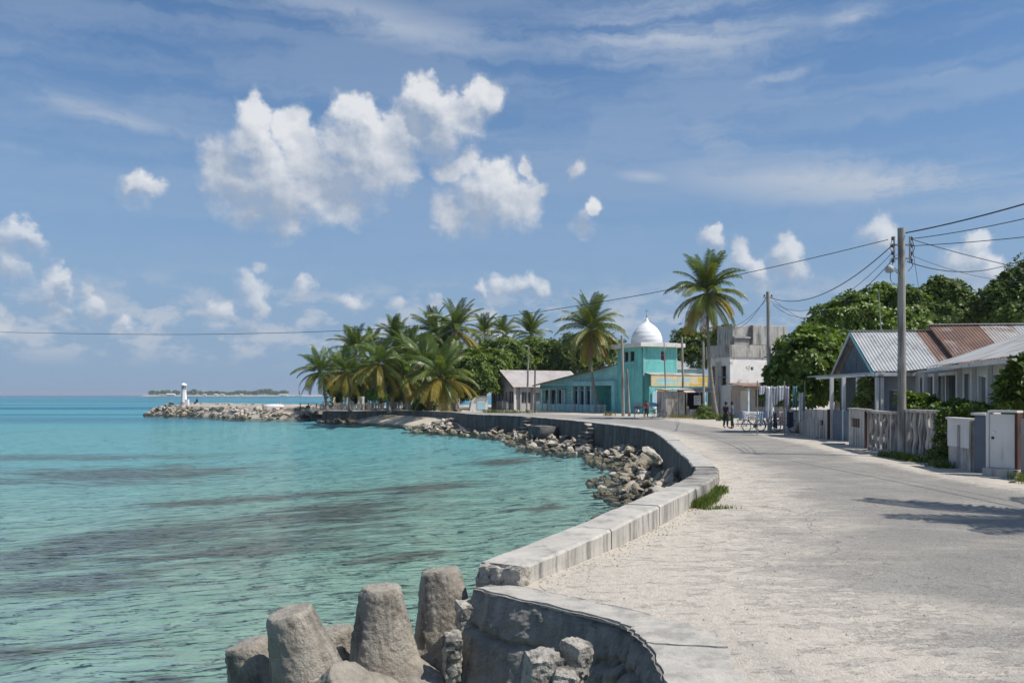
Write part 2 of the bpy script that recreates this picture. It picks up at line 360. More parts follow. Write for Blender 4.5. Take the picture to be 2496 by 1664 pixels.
# ---------------------------------------------------------------- sea
SEA = -1.4
REEF = [(330, 1222, 430, 62), (820, 1188, 330, 40), (620, 1255, 420, 40), (180, 1312, 330, 40), (110, 1468, 270, 34), (300, 1092, 480, 20), (290, 1592, 170, 30), (1010, 1146, 210, 18), (640, 1146, 420, 12), (150, 1064, 500, 8),
        (450, 1648, 260, 22), (640, 1652, 160, 30), (1330, 1204, 80, 14), (1240, 1102, 120, 9), (960, 1290, 180, 14)]
def sea_materials():
    m = bpy.data.materials.new('seabed'); m.use_nodes = True; t = m.node_tree; bs = t.nodes['Principled BSDF']
    P = nd(t, 'ShaderNodeTexCoord').outputs['Object']
    sp = nd(t, 'ShaderNodeSeparateXYZ', {0: P})
    wn = nd(t, 'ShaderNodeTexNoise', {'Vector': P, 'Scale': .35, 'Detail': 6., 'Roughness': .65}).outputs[1]
    Pw = vmt(t, 'ADD', P, vmt(t, 'MULTIPLY', vmt(t, 'SUBTRACT', wn, (.5, .5, .5)), (5, 3.2, 0)))
    r = None
    for px, py, hw, hh in REEF:
        a = G(px, py, SEA); b = G(px, py - hh, SEA); c = G(px, py + hh, SEA)
        ry = max(.5, (b.y - c.y) / 2); rx = hw / F_PX * a.y
        d = vmt(t, 'LENGTH', vmt(t, 'MULTIPLY', vmt(t, 'SUBTRACT', Pw, (a.x, a.y, 0)), (1 / rx, 1 / ry, 0)), out=1)
        f = mth(t, 'SUBTRACT', 1.0, d)
        r = f if r is None else mth(t, 'SMOOTH_MAX', r, f, .2)
    n = noise_tex(t, vmt(t, 'MULTIPLY', P, (.30, 1.5, 1)), .75, 8, .66)
    reef = maprange(t, mth(t, 'ADD', r, mth(t, 'MULTIPLY', mth(t, 'SUBTRACT', n, .5), 3.0)), .0, .75, 0, .88, True)
    far_n = noise_tex(t, vmt(t, 'MULTIPLY', P, (.10, 1, 1)), .016, 5, .62)
    dist = sp.outputs[1]
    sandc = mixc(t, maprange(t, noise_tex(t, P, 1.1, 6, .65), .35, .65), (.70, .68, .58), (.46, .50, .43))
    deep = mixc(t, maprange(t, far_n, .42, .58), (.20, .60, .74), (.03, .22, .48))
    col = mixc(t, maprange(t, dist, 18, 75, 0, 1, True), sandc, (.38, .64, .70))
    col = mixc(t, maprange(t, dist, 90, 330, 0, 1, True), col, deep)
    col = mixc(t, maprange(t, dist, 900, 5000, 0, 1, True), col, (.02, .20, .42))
    reefc = mixc(t, maprange(t, noise_tex(t, P, 2.5, 5, .7), .4, .6), (.17, .115, .115), (.30, .22, .185))
    col = mixc(t, mth(t, 'MULTIPLY', reef, maprange(t, dist, 45, 110, 1, .35, True)), col, reefc)
    t.links.new(col, bs.inputs['Base Color']); bs.inputs['Roughness'].default_value = 1.0; bs.inputs['Specular IOR Level'].default_value = 0.
    MATS['seabed'] = m
    m = bpy.data.materials.new('sea_water'); m.use_nodes = True; t = m.node_tree; t.nodes.clear()
    P = nd(t, 'ShaderNodeTexCoord').outputs['Object']
    Pm = vmt(t, 'MULTIPLY', P, (.50, 1.5, 1))
    h = mth(t, 'ADD', mth(t, 'MULTIPLY', noise_tex(t, Pm, 1.0, 2, .5, .25), 1.25), mth(t, 'MULTIPLY', noise_tex(t, Pm, 3.0, 3, .5, .15), .55))
    h = mth(t, 'ADD', h, mth(t, 'MULTIPLY', noise_tex(t, vmt(t, 'MULTIPLY', P, (.2, .5, 1)), .5, 2, .5), 1.6))
    bp = nd(t, 'ShaderNodeBump', {'Strength': 1.0, 'Distance': WAVE, 'Height': h}).outputs[0]
    fr = nd(t, 'ShaderNodeFresnel', {'IOR': 1.33, 'Normal': bp}).outputs[0]
    fr = mth(t, 'MULTIPLY', fr, .97)
    tint = nd(t, 'ShaderNodeBsdfTransparent', {0: c4(WATER_TINT)})
    gl = nd(t, 'ShaderNodeBsdfGlossy', {'Color': (1, 1, 1, 1), 'Roughness': .07, 'Normal': bp})
    mx = nd(t, 'ShaderNodeMixShader', {0: fr, 1: tint.outputs[0], 2: gl.outputs[0]})
    nd(t, 'ShaderNodeOutputMaterial', {0: mx.outputs[0]})
    MATS['sea_water'] = m
WAVE, WATER_TINT = .42, (.62, .80, .79)
sea_materials()
FAR = 26000
MB().add([(-FAR, -400, SEA), (FAR, -400, SEA), (FAR, FAR, SEA), (-FAR, FAR, SEA)], [(0, 1, 2, 3)]).build('sea', 'sea_water', kind='structure')

# shore line: outer top edge of the seawall, near end first
WO_K = [(-.42, 9.66), (1.1, 12.45), (2.66, 15.94), (3.6, 18.3), (4.35, 20.8), (4.85, 23.8), (5.35, 28), (5.95, 33), (6.5, 38), (6.9, 42.5), (6.85, 46.5), (6.15, 51), (5.1, 56), (3.8, 62.3), (2.2, 68),
        (.35, 73.3), (-3.4, 80), (-5.8, 88), (-7.9, 96), (-11, 103), (-15, 109), (-20, 112), (-26, 113)]
WO = catmull([(x, y, 0) for x, y in WO_K], 10)
ARC = [0.]
for a, b in zip(WO, WO[1:]): ARC.append(ARC[-1] + (b - a).length)
def at_arc(s):
    s = max(0, min(ARC[-1] - 1e-4, s)); i = int(np.searchsorted(ARC, s, side='right')) - 1
    u = (s - ARC[i]) / (ARC[i + 1] - ARC[i]); p = WO[i].lerp(WO[i + 1], u)
    d0 = (WO[min(i + 2, len(WO) - 1)] - WO[max(i - 1, 0)]).normalized()
    return p, d0, Vector((-d0.y, d0.x, 0))
SHORE = np.array([(p.x, p.y) for p in WO])
def seabed():
    xs = np.unique(np.concatenate([np.linspace(-70, 20, 61), [-FAR, -6000, -2000, -700, -300, -150, -100, 60, 200, 1000, 6000, FAR]]))
    ys = np.unique(np.concatenate([np.linspace(0, 130, 87), [-400, -60, -20, 160, 200, 260, 400, 800, 2000, 6000, FAR]]))
    vs = []
    for y in ys:
        for x in xs:
            d = np.sqrt(((SHORE - (x, y)) ** 2).sum(1)).min() if -70 < x < 20 and 0 <= y <= 130 else 60
            z = -1.62 - min(1.5, .06 * d) + (.10 * fbm((x * .5, y * .5, 0), 3) if d < 40 else 0) - (1.5 if d >= 60 else 0)
            vs.append((x, y, z))
    nx = len(xs); fs = [(j * nx + i, j * nx + i + 1, (j + 1) * nx + i + 1, (j + 1) * nx + i) for j in range(len(ys) - 1) for i in range(nx - 1)]
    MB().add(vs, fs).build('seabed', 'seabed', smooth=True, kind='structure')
seabed()

# ---------------------------------------------------------------- land and road
inner = [(p + n * -.30) for p, d, n in (at_arc(s) for s in np.linspace(0, ARC[-1], 120))]
edge = [(-3, -60), (-3, 3.2), (1.4, 3.2), (1.42, 6.9), (1.22, 8.1), (.25, 9.2)]
land = [(x, y, 0) for x, y in edge] + [(p.x, p.y, 0) for p in inner] + [(-30, 122, 0), (-27, 150, 0), (20, 230, 0), (300, 420, 0), (300, -60, 0)]
MB().add(land, [tuple(range(len(land)))]).build('ground', 'sand', kind='structure')
RL = [(1.45, -8), (1.45, -2), (1.45, 3), (1.5, 7), (.30, 9.45), (1.05, 11.6), (2.0, 13.7), (2.9, 15.8), (4.55, 21), (5.5, 28), (6.65, 38), (7.1, 44), (6.4, 51), (4.0, 62.3), (.55, 73.5), (-3.0, 80.5), (-5.2, 89), (-7.5, 98)]
RR = [(11.0, -8), (11.1, -2), (11.2, 3), (11.2, 8), (11.3, 11), (11.3, 13), (11.35, 15), (11.4, 18), (11.4, 23), (11.8, 30), (13.0, 40), (13.4, 47), (13.4, 55), (13.6, 68), (12.6, 79), (9.2, 87), (4, 97), (-4, 106)]
def road():
    A = catmull([(x, y, 0) for x, y in RL], 6); B = catmull([(x, y, 0) for x, y in RR], 6); nx = 12; vs = []; us = []
    for a, b in zip(A, B):
        for k in range(nx + 1):
            u = k / nx; p = a.lerp(b, u)
            if k == nx: p = p + (b - a).normalized() * (.25 * fbm((p.x * .6, p.y * .6, k), 3))
            vs.append((p.x, p.y, .005)); us.append(u)
    fs = [(j * (nx + 1) + i, j * (nx + 1) + i + 1, (j + 1) * (nx + 1) + i + 1, (j + 1) * (nx + 1) + i) for j in range(len(A) - 1) for i in range(nx)]
    o = MB().add(vs, fs).build('road', 'road', kind='structure')
    uvl = o.data.uv_layers.new(name='UVMap')
    for lp in o.data.loops: uvl.data[lp.index].uv = (us[lp.vertex_index], 0)
road()

# ---------------------------------------------------------------- seawall
wall = thing('seawall', (0, 9, 0), 'long low concrete seawall curving along the edge of the road', 'seawall')
def wall_section(s0, s1, mname, dz, dn, step, rough, thick=.58, htop=.32, lean=.14):
    n = max(2, int((s1 - s0) / step) + 1); prof = []
    for k in range(8):                          # outer face, bottom to top
        u = k / 7; prof.append((lean * (1 - u), -1.85 + (htop + 1.85 - .03) * u))
    prof += [(-.03, htop), (-.2, htop + .004), (-.38, htop + .004), (-thick + .03, htop), (-thick, htop - .03), (-thick, htop * .5), (-thick - .005, -.06)]
    m = len(prof); vs = []
    for i in range(n):
        s = s0 + .008 + (s1 - s0 - .016) * i / (n - 1); p, d, nn = at_arc(s)
        if s > 92: pass
        low = -.14 * max(0., min(1., (s - 84) / 12.)) - .25 * max(0., min(1., (s - 104) / 8.))
        if s < 4: low -= .12 * (1 - s / 4)
        for k, (o, z) in enumerate(prof):
            f = fbm((s * 1.3, o * 3 + k * .35, z * 2.0), 4) * rough
            q = p + nn * (o + dn + (f if k < 9 or k > 10 else 0)) + Vector((0, 0, z + (low if z > .0 else 0) + dz + (f * .6 if k >= 7 else 0)))
            vs.append(q)
    fs = [(i * m + k, i * m + k + 1, (i + 1) * m + k + 1, (i + 1) * m + k) for i in range(n - 1) for k in range(m - 1)]
    mb = MB().add(vs, fs)
    if mname == 'concrete_tidal': mb.m = [1 if k >= 7 else 0 for i in range(n - 1) for k in range(m - 1)]  # paler concrete on the top faces: sunlight put into the colour
    mb.f += [tuple(range(m - 1, -1, -1)), tuple((n - 1) * m + k for k in range(m))]; mb.m += [0, 0]
    return mb.build('wall_section', [mname, 'concrete'], wall, bevel=0)
cuts = [(0.12, 2.6, 'concrete'), (2.6, 4.9, 'concrete'), (4.9, 7.75, 'concrete'), (7.75, 10.2, 'concrete_old'), (10.2, 13.0, 'concrete_old')]
s = 13.0
while s < ARC[-1] - 3:
    e = min(s + random.uniform(5.5, 8.5), ARC[-1]); cuts.append((s, e, 'concrete_tidal')); s = e
for i, (a, b, mn) in enumerate(cuts):
    near = i < 5
    wall_section(a, b, mn, random.uniform(-.012, .012) - (.015 if i in (3, 4) else 0), random.uniform(-.01, .01) - (.03 if i in (3, 4) else 0), .09 if i < 3 else (.15 if near else .5), .012 if i < 3 else .03)
def rough_block(name, c, d, Mr, mname, parent, amp, res=14, freq=3., **kw):
    """block with broken, pebbly faces"""
    bm = bmesh.new(); bmesh.ops.create_cube(bm, size=1.0); bmesh.ops.subdivide_edges(bm, edges=bm.edges, cuts=res, use_grid_fill=True)
    off = Vector((random.uniform(0, 50), random.uniform(0, 50), 0))
    for v in bm.verts:
        q = v.co.copy(); k = max(abs(q.x), abs(q.y), abs(q.z)); sph = q.normalized() * .62
        q = q.lerp(sph, .28); w = Vector((q.x * d[0], q.y * d[1], q.z * d[2]))
        vor = noise.voronoi((w + off) * freq * 3.2)[0][0]
        w = w + q.normalized() * (amp * fbm((w + off) * freq, 4) + amp * .8 * (.35 - vor))
        v.co = Mr @ w + Vector(c)
    me = bpy.data.meshes.new(name); bm.to_mesh(me); bm.free(); me.materials.append(MATS[mname])
    o = bpy.data.objects.new(name, me); COL.objects.link(o)
    if parent: attach(o, parent)
    if kw: tag(o, **kw)
    return o
p, d, n = at_arc(.05)
rough_block('broken_end', p - n * .29 + d * .10 + Vector((0, 0, .02)), (.30, .60, .36), Matrix.Rotation(math.atan2(d.y, d.x), 3, 'Z'), 'aggregate', wall, .045, 26, 4.)
rough_block('broken_end', p - n * .22 + d * .12 + Vector((0, 0, -.22)), (.40, .5, .42), Matrix.Rotation(.4, 3, 'Z'), 'aggregate', wall, .05, 20, 4.)

# ---------------------------------------------------------------- broken retaining wall in the foreground
fw = thing('retaining_wall', (.5, 8, -1.6), 'broken concrete retaining wall with a cracked face below the road edge', 'retaining wall')
def broken_wall():
    top = catmull([(-.44, 9.30, 0), (.20, 8.66, 0), (.88, 7.98, 0), (1.06, 7.55, 0), (1.12, 7.0, 0), (1.10, 6.2, 0), (1.08, 4.6, 0)], 24)
    for i, q in enumerate(top):
        u = i / (len(top) - 1)
        if i: q.x += (.015 + .03 * min(1, max(0, (u - .28) / .12))) * fbm((u * 20, 4.2, 0), 2); q.y += .03 * fbm((u * 18, 8.1, 3), 2)
    NZ = 60; vs = []; n = len(top); m = NZ + 1 + 6
    for i, p in enumerate(top):
        d = (top[min(i + 1, n - 1)] - top[max(i - 1, 0)]).normalized(); o = Vector((d.y, -d.x, 0)); o = o if o.x < 0 else -o
        u = i / (n - 1)
        chip = .02 + .10 * math.exp(-((u - .40) / .16) ** 2)
        for k in range(NZ + 1):
            z = -1.75 * (1 - k / NZ); w = Vector((p.x, p.y, z))
            out = .36 * (-z / 1.5)
            crack = z + .36 + .16 * math.sin(u * 9) * .5 + .10 * fbm((u * 9, 3, 0), 3)
            out -= .055 * math.exp(-(crack / .035) ** 2)
            if crack < -.02: out += .03
            vert = abs(u - .47 + .03 * fbm((z * 4, 9, 1), 3)); out -= .09 * math.exp(-(vert / .012) ** 2)
            out += .045 * fbm(w * 2.2, 5) + .024 * fbm(w * 9, 4) + .022 * (.3 - noise.voronoi(w * 11)[0][0])
            e = max(0, (z + .16) / .16); out -= chip * e * e * (.5 + .9 * max(0, fbm(w * 5, 3) + .35))
            vs.append(p + o * out + Vector((0, 0, z - (.05 * chip / .1 * e * (.5 + fbm(w * 6, 3)) if k > NZ - 3 else 0))))
        for k in range(6):
            ins = .004 + .10 * k; w = Vector((p.x, p.y, k * .3))
            vs.append(p - o * ins + Vector((0, 0, .006 + .006 * fbm(w * 8, 3))))
    fs = [(i * m + k, i * m + k + 1, (i + 1) * m + k + 1, (i + 1) * m + k) for i in range(n - 1) for k in range(m - 1)]
    MB().add(vs, fs).build('wall_face', 'concrete_face', fw)
    # capping slabs between the edge and the road, split by cracks
    def E(u):
        i = min(int(u * (n - 1)), n - 2); return top[i].lerp(top[i + 1], u * (n - 1) - i)
    road_side = catmull([(.0, 9.45, 0), (.62, 8.85, 0), (1.62, 7.75, 0), (1.75, 7.1, 0), (1.68, 6.0, 0), (1.6, 4.6, 0)], 10)
    def Rr(u):
        i = min(int(u * (len(road_side) - 1)), len(road_side) - 2); return road_side[i].lerp(road_side[i + 1], u * (len(road_side) - 1) - i)
    for (u0, u1, lift) in ((0.0, .43, .0), (.438, .60, .006), (.607, 1.0, .0)):
        N = 26; K = 8; vs = []
        for i in range(N + 1):
            u = u0 + (u1 - u0) * i / N
            a = E(u); b = Rr(u); dd = (b - a).normalized()
            jag = .02 * fbm((u * 24, 1, 0), 2); jb = .05 * fbm((u * 22, 7, 0), 4)
            for k in range(K + 1):
                q = (a + dd * (.035 + jag * 1.6)).lerp(b + dd * jb * 1.5, k / K)
                j2 = .035 * fbm((q.x * 7, q.y * 7, 5), 4) if i in (0, N) else 0
                vs.append(q + Vector((j2, j2, .022 + lift + .010 * fbm((q.x * 4, q.y * 4, 2), 3))))
        top_f = [(i * (K + 1) + k, i * (K + 1) + k + 1, (i + 1) * (K + 1) + k + 1, (i + 1) * (K + 1) + k) for i in range(N) for k in range(K)]
        L = len(vs); vs += [v - Vector((0, 0, .05)) for v in vs]
        rim = [k for k in range(K)] ; fs = top_f[:]
        bord = [k for k in range(K + 1)] + [(i) * (K + 1) + K for i in range(1, N + 1)] + [N * (K + 1) + k for k in range(K - 1, -1, -1)] + [i * (K + 1) for i in range(N - 1, 0, -1)]
        fs += [(bord[i], bord[(i + 1) % len(bord)], bord[(i + 1) % len(bord)] + L, bord[i] + L) for i in range(len(bord))]
        MB().add(vs, fs).build('capping_slab', 'concrete_cap', fw)
    for (px, py, Y, dd, rz) in ((1322, 1652, 7.35, (.30, .26, .46), .3), (1402, 1612, 7.42, (.20, .20, .36), .8), (1370, 1690, 7.2, (.26, .2, .4), 1.4), (1132, 1500, 9.3, (.16, .24, .3), .4), (1104, 1600, 9.05, (.18, .24, .5), .2), (1540, 1500, 8.3, (.10, .07, .035), .2)):
        rough_block('concrete_chunk', W(px, py, Y), dd, Matrix.Rotation(rz, 3, 'Z') @ Matrix.Rotation(.2, 3, 'X'), 'aggregate', fw, .035, 16, 5.)
mat('concrete_face', (.30, .278, .245), (.20, .185, .163), scale=2.2, bump=.7, bscale=18, bdist=.03, dirt=(.115, .11, .105), dscale=1.3, dlo=.44, dhi=.62, damt=.8, streak=True, speck=(.44, .42, .38), sscale=30)
broken_wall()

# ---------------------------------------------------------------- tetrapods
def tetrapod(tip, below, spin, label, L=1.04, r0=.44, r1=.225, seed=1):
    tip = Vector(tip); ax = (tip - Vector(below)).normalized(); c = tip - ax * L
    q = ax.to_track_quat('Z', 'Y').to_matrix() @ Matrix.Rotation(spin, 3, 'Z')
    dirs = [Vector((0, 0, 1))] + [Vector((math.sin(R(109.5)) * math.cos(k * 2 * math.pi / 3), math.sin(R(109.5)) * math.sin(k * 2 * math.pi / 3), math.cos(R(109.5)))) for k in range(3)]
    mb = MB()
    for dv in dirs:
        pts = [dv * x for x in (-.05, .2, .45, .7, .9, L - .05, L)]
        rad = [r0 + (r1 - r0) * max(0, x) / L for x in (0, .2, .45, .7, .9, L - .05)] + [r1 - .02]
        mb.tube(pts, rad, 24)
    me = mb.mesh('tetrapod', 'tetrapod')
    o = bpy.data.objects.new('tetrapod', me); COL.objects.link(o)
    o.matrix_basis = Matrix.Translation(c) @ q.to_4x4()
    rm = o.modifiers.new('r', 'REMESH'); rm.mode = 'VOXEL'; rm.voxel_size = .022; rm.use_smooth_shade = True
    sm = o.modifiers.new('s', 'SMOOTH'); sm.iterations = 1; sm.factor = .5
    for nm, sc, st in (('coarse', .30, .030), ('chips', .10, .024), ('fine', .035, .014)):
        tx = bpy.data.textures.new('pod_' + nm, 'CLOUDS'); tx.noise_scale = sc; tx.noise_depth = 3; tx.noise_type = 'HARD_NOISE' if nm == 'chips' else 'SOFT_NOISE'
        dm = o.modifiers.new(nm, 'DISPLACE'); dm.texture = tx; dm.strength = st; dm.mid_level = .55; dm.texture_coords = 'GLOBAL'
    tag(o, label, 'tetrapod', 'tetrapods heaped against the seawall')
tetrapod(W(704, 1486, 8.2), W(748, 1640, 8.25), 2.2, 'leaning tetrapod with a chipped flat top, second from the left', seed=1)
tetrapod(W(927, 1427, 9.3), W(935, 1590, 9.3), -.87, 'upright tetrapod in the middle of the heap', seed=2)
tetrapod(W(1072, 1384, 9.9), W(1088, 1530, 9.85), 1.3, 'tall narrow tetrapod against the broken wall end', seed=3)
tetrapod(W(600, 1562, 8.7), W(645, 1700, 8.7), 0.2, 'low tetrapod leg at the outer left end of the heap', seed=4)
tetrapod(W(812, 1530, 9.9), W(835, 1640, 9.9), 1.9, 'rounded tetrapod end peeping out behind the front two', seed=5)
tetrapod(W(862, 1650, 7.55), W(800, 1760, 7.7), 0.9, 'broken tetrapod leg pointing up at the bottom edge', seed=6, L=.9)

# ---------------------------------------------------------------- stones
def rock_mesh(seed, flat=.6, n=16, detail=False, mname='coral_stone'):
    rnd = random.Random(seed); bm = bmesh.new()
    for _ in range(n):
        v = Vector((rnd.uniform(-1, 1), rnd.uniform(-1, 1), rnd.uniform(-1, 1)))
        v = v.normalized() * rnd.uniform(.75, 1.0); bm.verts.new((v.x * .5, v.y * .5 * rnd.uniform(.75, 1), v.z * .5 * flat))
    r = bmesh.ops.convex_hull(bm, input=bm.verts)
    bmesh.ops.delete(bm, geom=[g for g in r['geom_interior'] if isinstance(g, bmesh.types.BMVert)], context='VERTS')
    if detail:
        bmesh.ops.subdivide_edges(bm, edges=bm.edges, cuts=2, use_grid_fill=True)
        bmesh.ops.triangulate(bm, faces=bm.faces)
        bmesh.ops.smooth_vert(bm, verts=bm.verts, factor=.35, use_axis_x=True, use_axis_y=True, use_axis_z=True)
        for v in bm.verts: v.co += v.co.normalized() * (.075 * fbm(v.co * 4 + Vector((seed, 0, 0)), 3))
    me = bpy.data.meshes.new('stone'); bm.to_mesh(me); bm.free(); me.materials.append(MATS[mname]); return me
ROCK = {k: [rock_mesh(10 * i + 3, fl, 15, True, k) for i, fl in enumerate((.35, .5, .6, .7, .45, .3, .8, .55))] for k in ('coral_stone', 'pale_stone', 'wet_stone')}
def stone(parent, c, size, kind, tilt=.35):
    me = random.choice(ROCK[kind]); sx = size * random.uniform(.75, 1.35); sy = size * random.uniform(.75, 1.2); sz = size * random.uniform(.8, 1.2)
    M = Matrix.LocRotScale(Vector(c), Euler((random.gauss(0, tilt), random.gauss(0, tilt), random.uniform(0, 6.28))), Vector((sx, sy, sz)))
    return link('stone', me, parent, M)
def rubble(label, s0, s1, width, count, smin, smax, ztop, pale=.25, wet=.4, dens=None):
    p, d, n = at_arc((s0 + s1) / 2)
    rb = thing('rubble_bank', (p.x + n.x * 1.2, p.y + n.y * 1.2, SEA), label, 'rubble bank', 'stone banks at the foot of the seawall')
    # core of the bank
    vs = []; N = 40; K = 8
    for i in range(N + 1):
        s_ = s0 + (s1 - s0) * i / N; p, d, n = at_arc(s_); e = math.sin(math.pi * i / N) ** .4; wd = width(i / N) if callable(width) else width
        for k in range(K + 1):
            u = k / K; q = p + n * (.05 + wd * u * 1.05)
            vs.append(q + Vector((0, 0, -1.75 + (ztop + 1.35) * e * (1 - u) ** 1.1 + .12 * fbm((q.x, q.y, 3), 3) - .25 * u)))
    MB().add(vs, [(i * (K + 1) + k, i * (K + 1) + k + 1, (i + 1) * (K + 1) + k + 1, (i + 1) * (K + 1) + k) for i in range(N) for k in range(K)]).build('core', 'wet_stone', rb)
    for _ in range(count):
        v = random.random(); s_ = s0 + (s1 - s0) * v; p, d, n = at_arc(s_); e = math.sin(math.pi * v) ** .4; wd = width(v) if callable(width) else width
        u = random.random() ** .8; q = p + n * (.2 + wd * u)
        size = random.uniform(smin, smax) * (1.15 - .4 * u)
        z = max(-1.72 + (ztop + 1.35) * e * (1 - u) ** 1.1 + size * .18, SEA - size * .10)
        r = random.random(); kind = 'wet_stone' if (u > .62 and r < wet * 1.6) else ('pale_stone' if r > 1 - pale * (1.5 - u) else 'coral_stone')
        stone(rb, (q.x, q.y, z), size, kind)
    return rb
rb = rubble('heap of coral boulders piled in the bend of the seawall', 13.5, 22.5, lambda v: 2.0 + .5 * math.sin(v * 9), 180, .36, .74, -.12, pale=.2, wet=.5)
for px, py, Y, s_ in ((1590, 1108, 26.5, .8), (1575, 1122, 25.5, .6)):
    q = W(px, py, Y); stone(rb, q, s_, 'pale_stone' if py < 1120 else 'coral_stone', .5)
rubble('bank of brown coral rubble beside the straight dark stretch of seawall', 22.5, 43, lambda v: 2.3 + .6 * math.sin(v * 11), 200, .40, .85, -.32, pale=.2, wet=.5)
rubble('low scattered stones below the far stretch of seawall', 43, 78, lambda v: 3.3 + .9 * math.sin(v * 7), 210, .42, 1.0, -.62, pale=.25, wet=.45)
rb = rubble('pale collapsed stones where the far seawall meets the beach', 77, 88, lambda v: 4.5, 90, .5, 1.3, -.3, pale=.7, wet=.2)
# stacks of flat stones leaning on the far wall
def arc_px(px):
    best = min(np.linspace(20, 80, 400), key=lambda q: abs(CX + at_arc(q)[0].x / at_arc(q)[0].y * F_PX - px)); return best
for px, zt in ((1292, .25), (1448, .2), (1300, -.3), (1440, -.3)):
    for k in range(6):
        z_ = -1.1 + k * .26
        if z_ > zt: break
        p, d, n = at_arc(arc_px(px) + random.uniform(-.5, .5)); q = p + n * (.55 - .09 * k)
        M = Matrix.LocRotScale(Vector((q.x, q.y, z_)), Euler((random.gauss(0, .12), random.gauss(0, .12), random.uniform(0, 6.28))), Vector((random.uniform(.9, 1.3), random.uniform(.7, 1.0), .5))); link('stone', ROCK['pale_stone'][5], rb, M)
rubble('broken stones around the end of the seawall at the palm point', 96, ARC[-1] - .5, lambda v: 1.8, 60, .5, 1.2, -.55, pale=.6, wet=.25)
p_, d_, n_ = at_arc(arc_px(1350)); rough_block('concrete_block', p_ + n_ * .9 + Vector((0, 0, -.65)), (3.2, 1.4, .9), Matrix.Rotation(math.atan2(d_.y, d_.x), 3, 'Z'), 'concrete_tidal', wall, .03, 6, 1.)

# ---------------------------------------------------------------- beach
def beach():
    low = [G(px, py, SEA) for px, py in ((1150, 1053), (1090, 1046), (1031, 1041), (955, 1032.5), (878, 1029), (802, 1023.5), (760, 1020))]
    high = [Vector((-3.1, 79.5, 0)), Vector((-5.5, 88, 0)), Vector((-7.9, 96, 0)), Vector((-11.2, 103, 0)), Vector((-15.3, 109.2, 0)), Vector((-20, 112.2, 0)), Vector((-26.5, 113.4, 0))]
    A = catmull(low, 8); B = catmull(high, 8); K = 10; vs = []
    for a, b in zip(A, B):
        for k in range(K + 1):
            u = k / K * 1.08 - .08; q = Vector((a.x, a.y, 0)).lerp(Vector((b.x, b.y, 0)), u)
            vs.append((q.x, q.y, SEA - .02 + .98 * max(u, 0) ** .8 + (2.5 * u if u < 0 else 0) + .06 * fbm((q.x * .6, q.y * .6, 1), 3)))
    MB().add(vs, [(i * (K + 1) + k, i * (K + 1) + k + 1, (i + 1) * (K + 1) + k + 1, (i + 1) * (K + 1) + k) for i in range(len(A) - 1) for k in range(K)]).build('beach', 'beach_sand', smooth=True, kind='structure')
beach()

# ---------------------------------------------------------------- breakwater
bw = thing('breakwater', (-45, 136, SEA), 'long low stone breakwater running out to the small white lighthouse', 'breakwater')
JF = [G(px, py, SEA) for px, py in ((352, 1010.5), (400, 1012), (450, 1013), (520, 1016), (600, 1019.5), (700, 1020.5), (760, 1019))]
JFc = catmull(JF, 6)
def jetty():
    vs = []; m = 7; n = len(JFc)
    for i, p in enumerate(JFc):
        e = min(1., (i / (n - 1)) / .14) ** .6
        for o, z in ((-.6, -1.9), (.3, -1.2), (2.4, .10), (3.4, .26), (7.5, .34), (11, .62), (14, -1.9)):
            q = Vector((p.x + .1 * o, p.y + o * (.35 + .65 * e), 0))
            vs.append((q.x, q.y, -1.9 + (z + 1.9) * (.25 + .75 * e) + .10 * fbm((q.x * .4, q.y * .4, o), 3)))
    fs = [(i * m + k, i * m + k + 1, (i + 1) * m + k + 1, (i + 1) * m + k) for i in range(n - 1) for k in range(m - 1)]
    fs += [tuple(range(m - 1, -1, -1)), tuple((n - 1) * m + k for k in range(m))]
    MB().add(vs, fs).build('core', 'jetty_top', bw)
    for _ in range(270):
        v = random.random(); i = min(int(v * (n - 1)), n - 2); p = JFc[i].lerp(JFc[i + 1], v * (n - 1) - i)
        e = min(1., v / .14) ** .6; u = random.random()
        z = -1.45 + 1.62 * u * (.25 + .75 * e)
        r = random.random(); kind = 'wet_stone' if u < .25 and r < .55 else ('pale_stone' if r < .45 + .3 * (v > .55) else 'coral_stone')
        stone(bw, (p.x, p.y - .1 + 2.5 * u, z), random.uniform(.75, 1.4), kind, .4)
    for _ in range(22):
        v = random.random(); i = min(int(v * (n - 1)), n - 2); p = JFc[i].lerp(JFc[i + 1], v * (n - 1) - i)
        stone(bw, (p.x, p.y + random.uniform(8.5, 10.5), .55), random.uniform(.5, 1.0), random.choice(('pale_stone', 'coral_stone')), .2)
jetty()
stone(bw, G(593, 1019.5, SEA) + Vector((0, 0, .1)), 2.2, 'wet_stone')

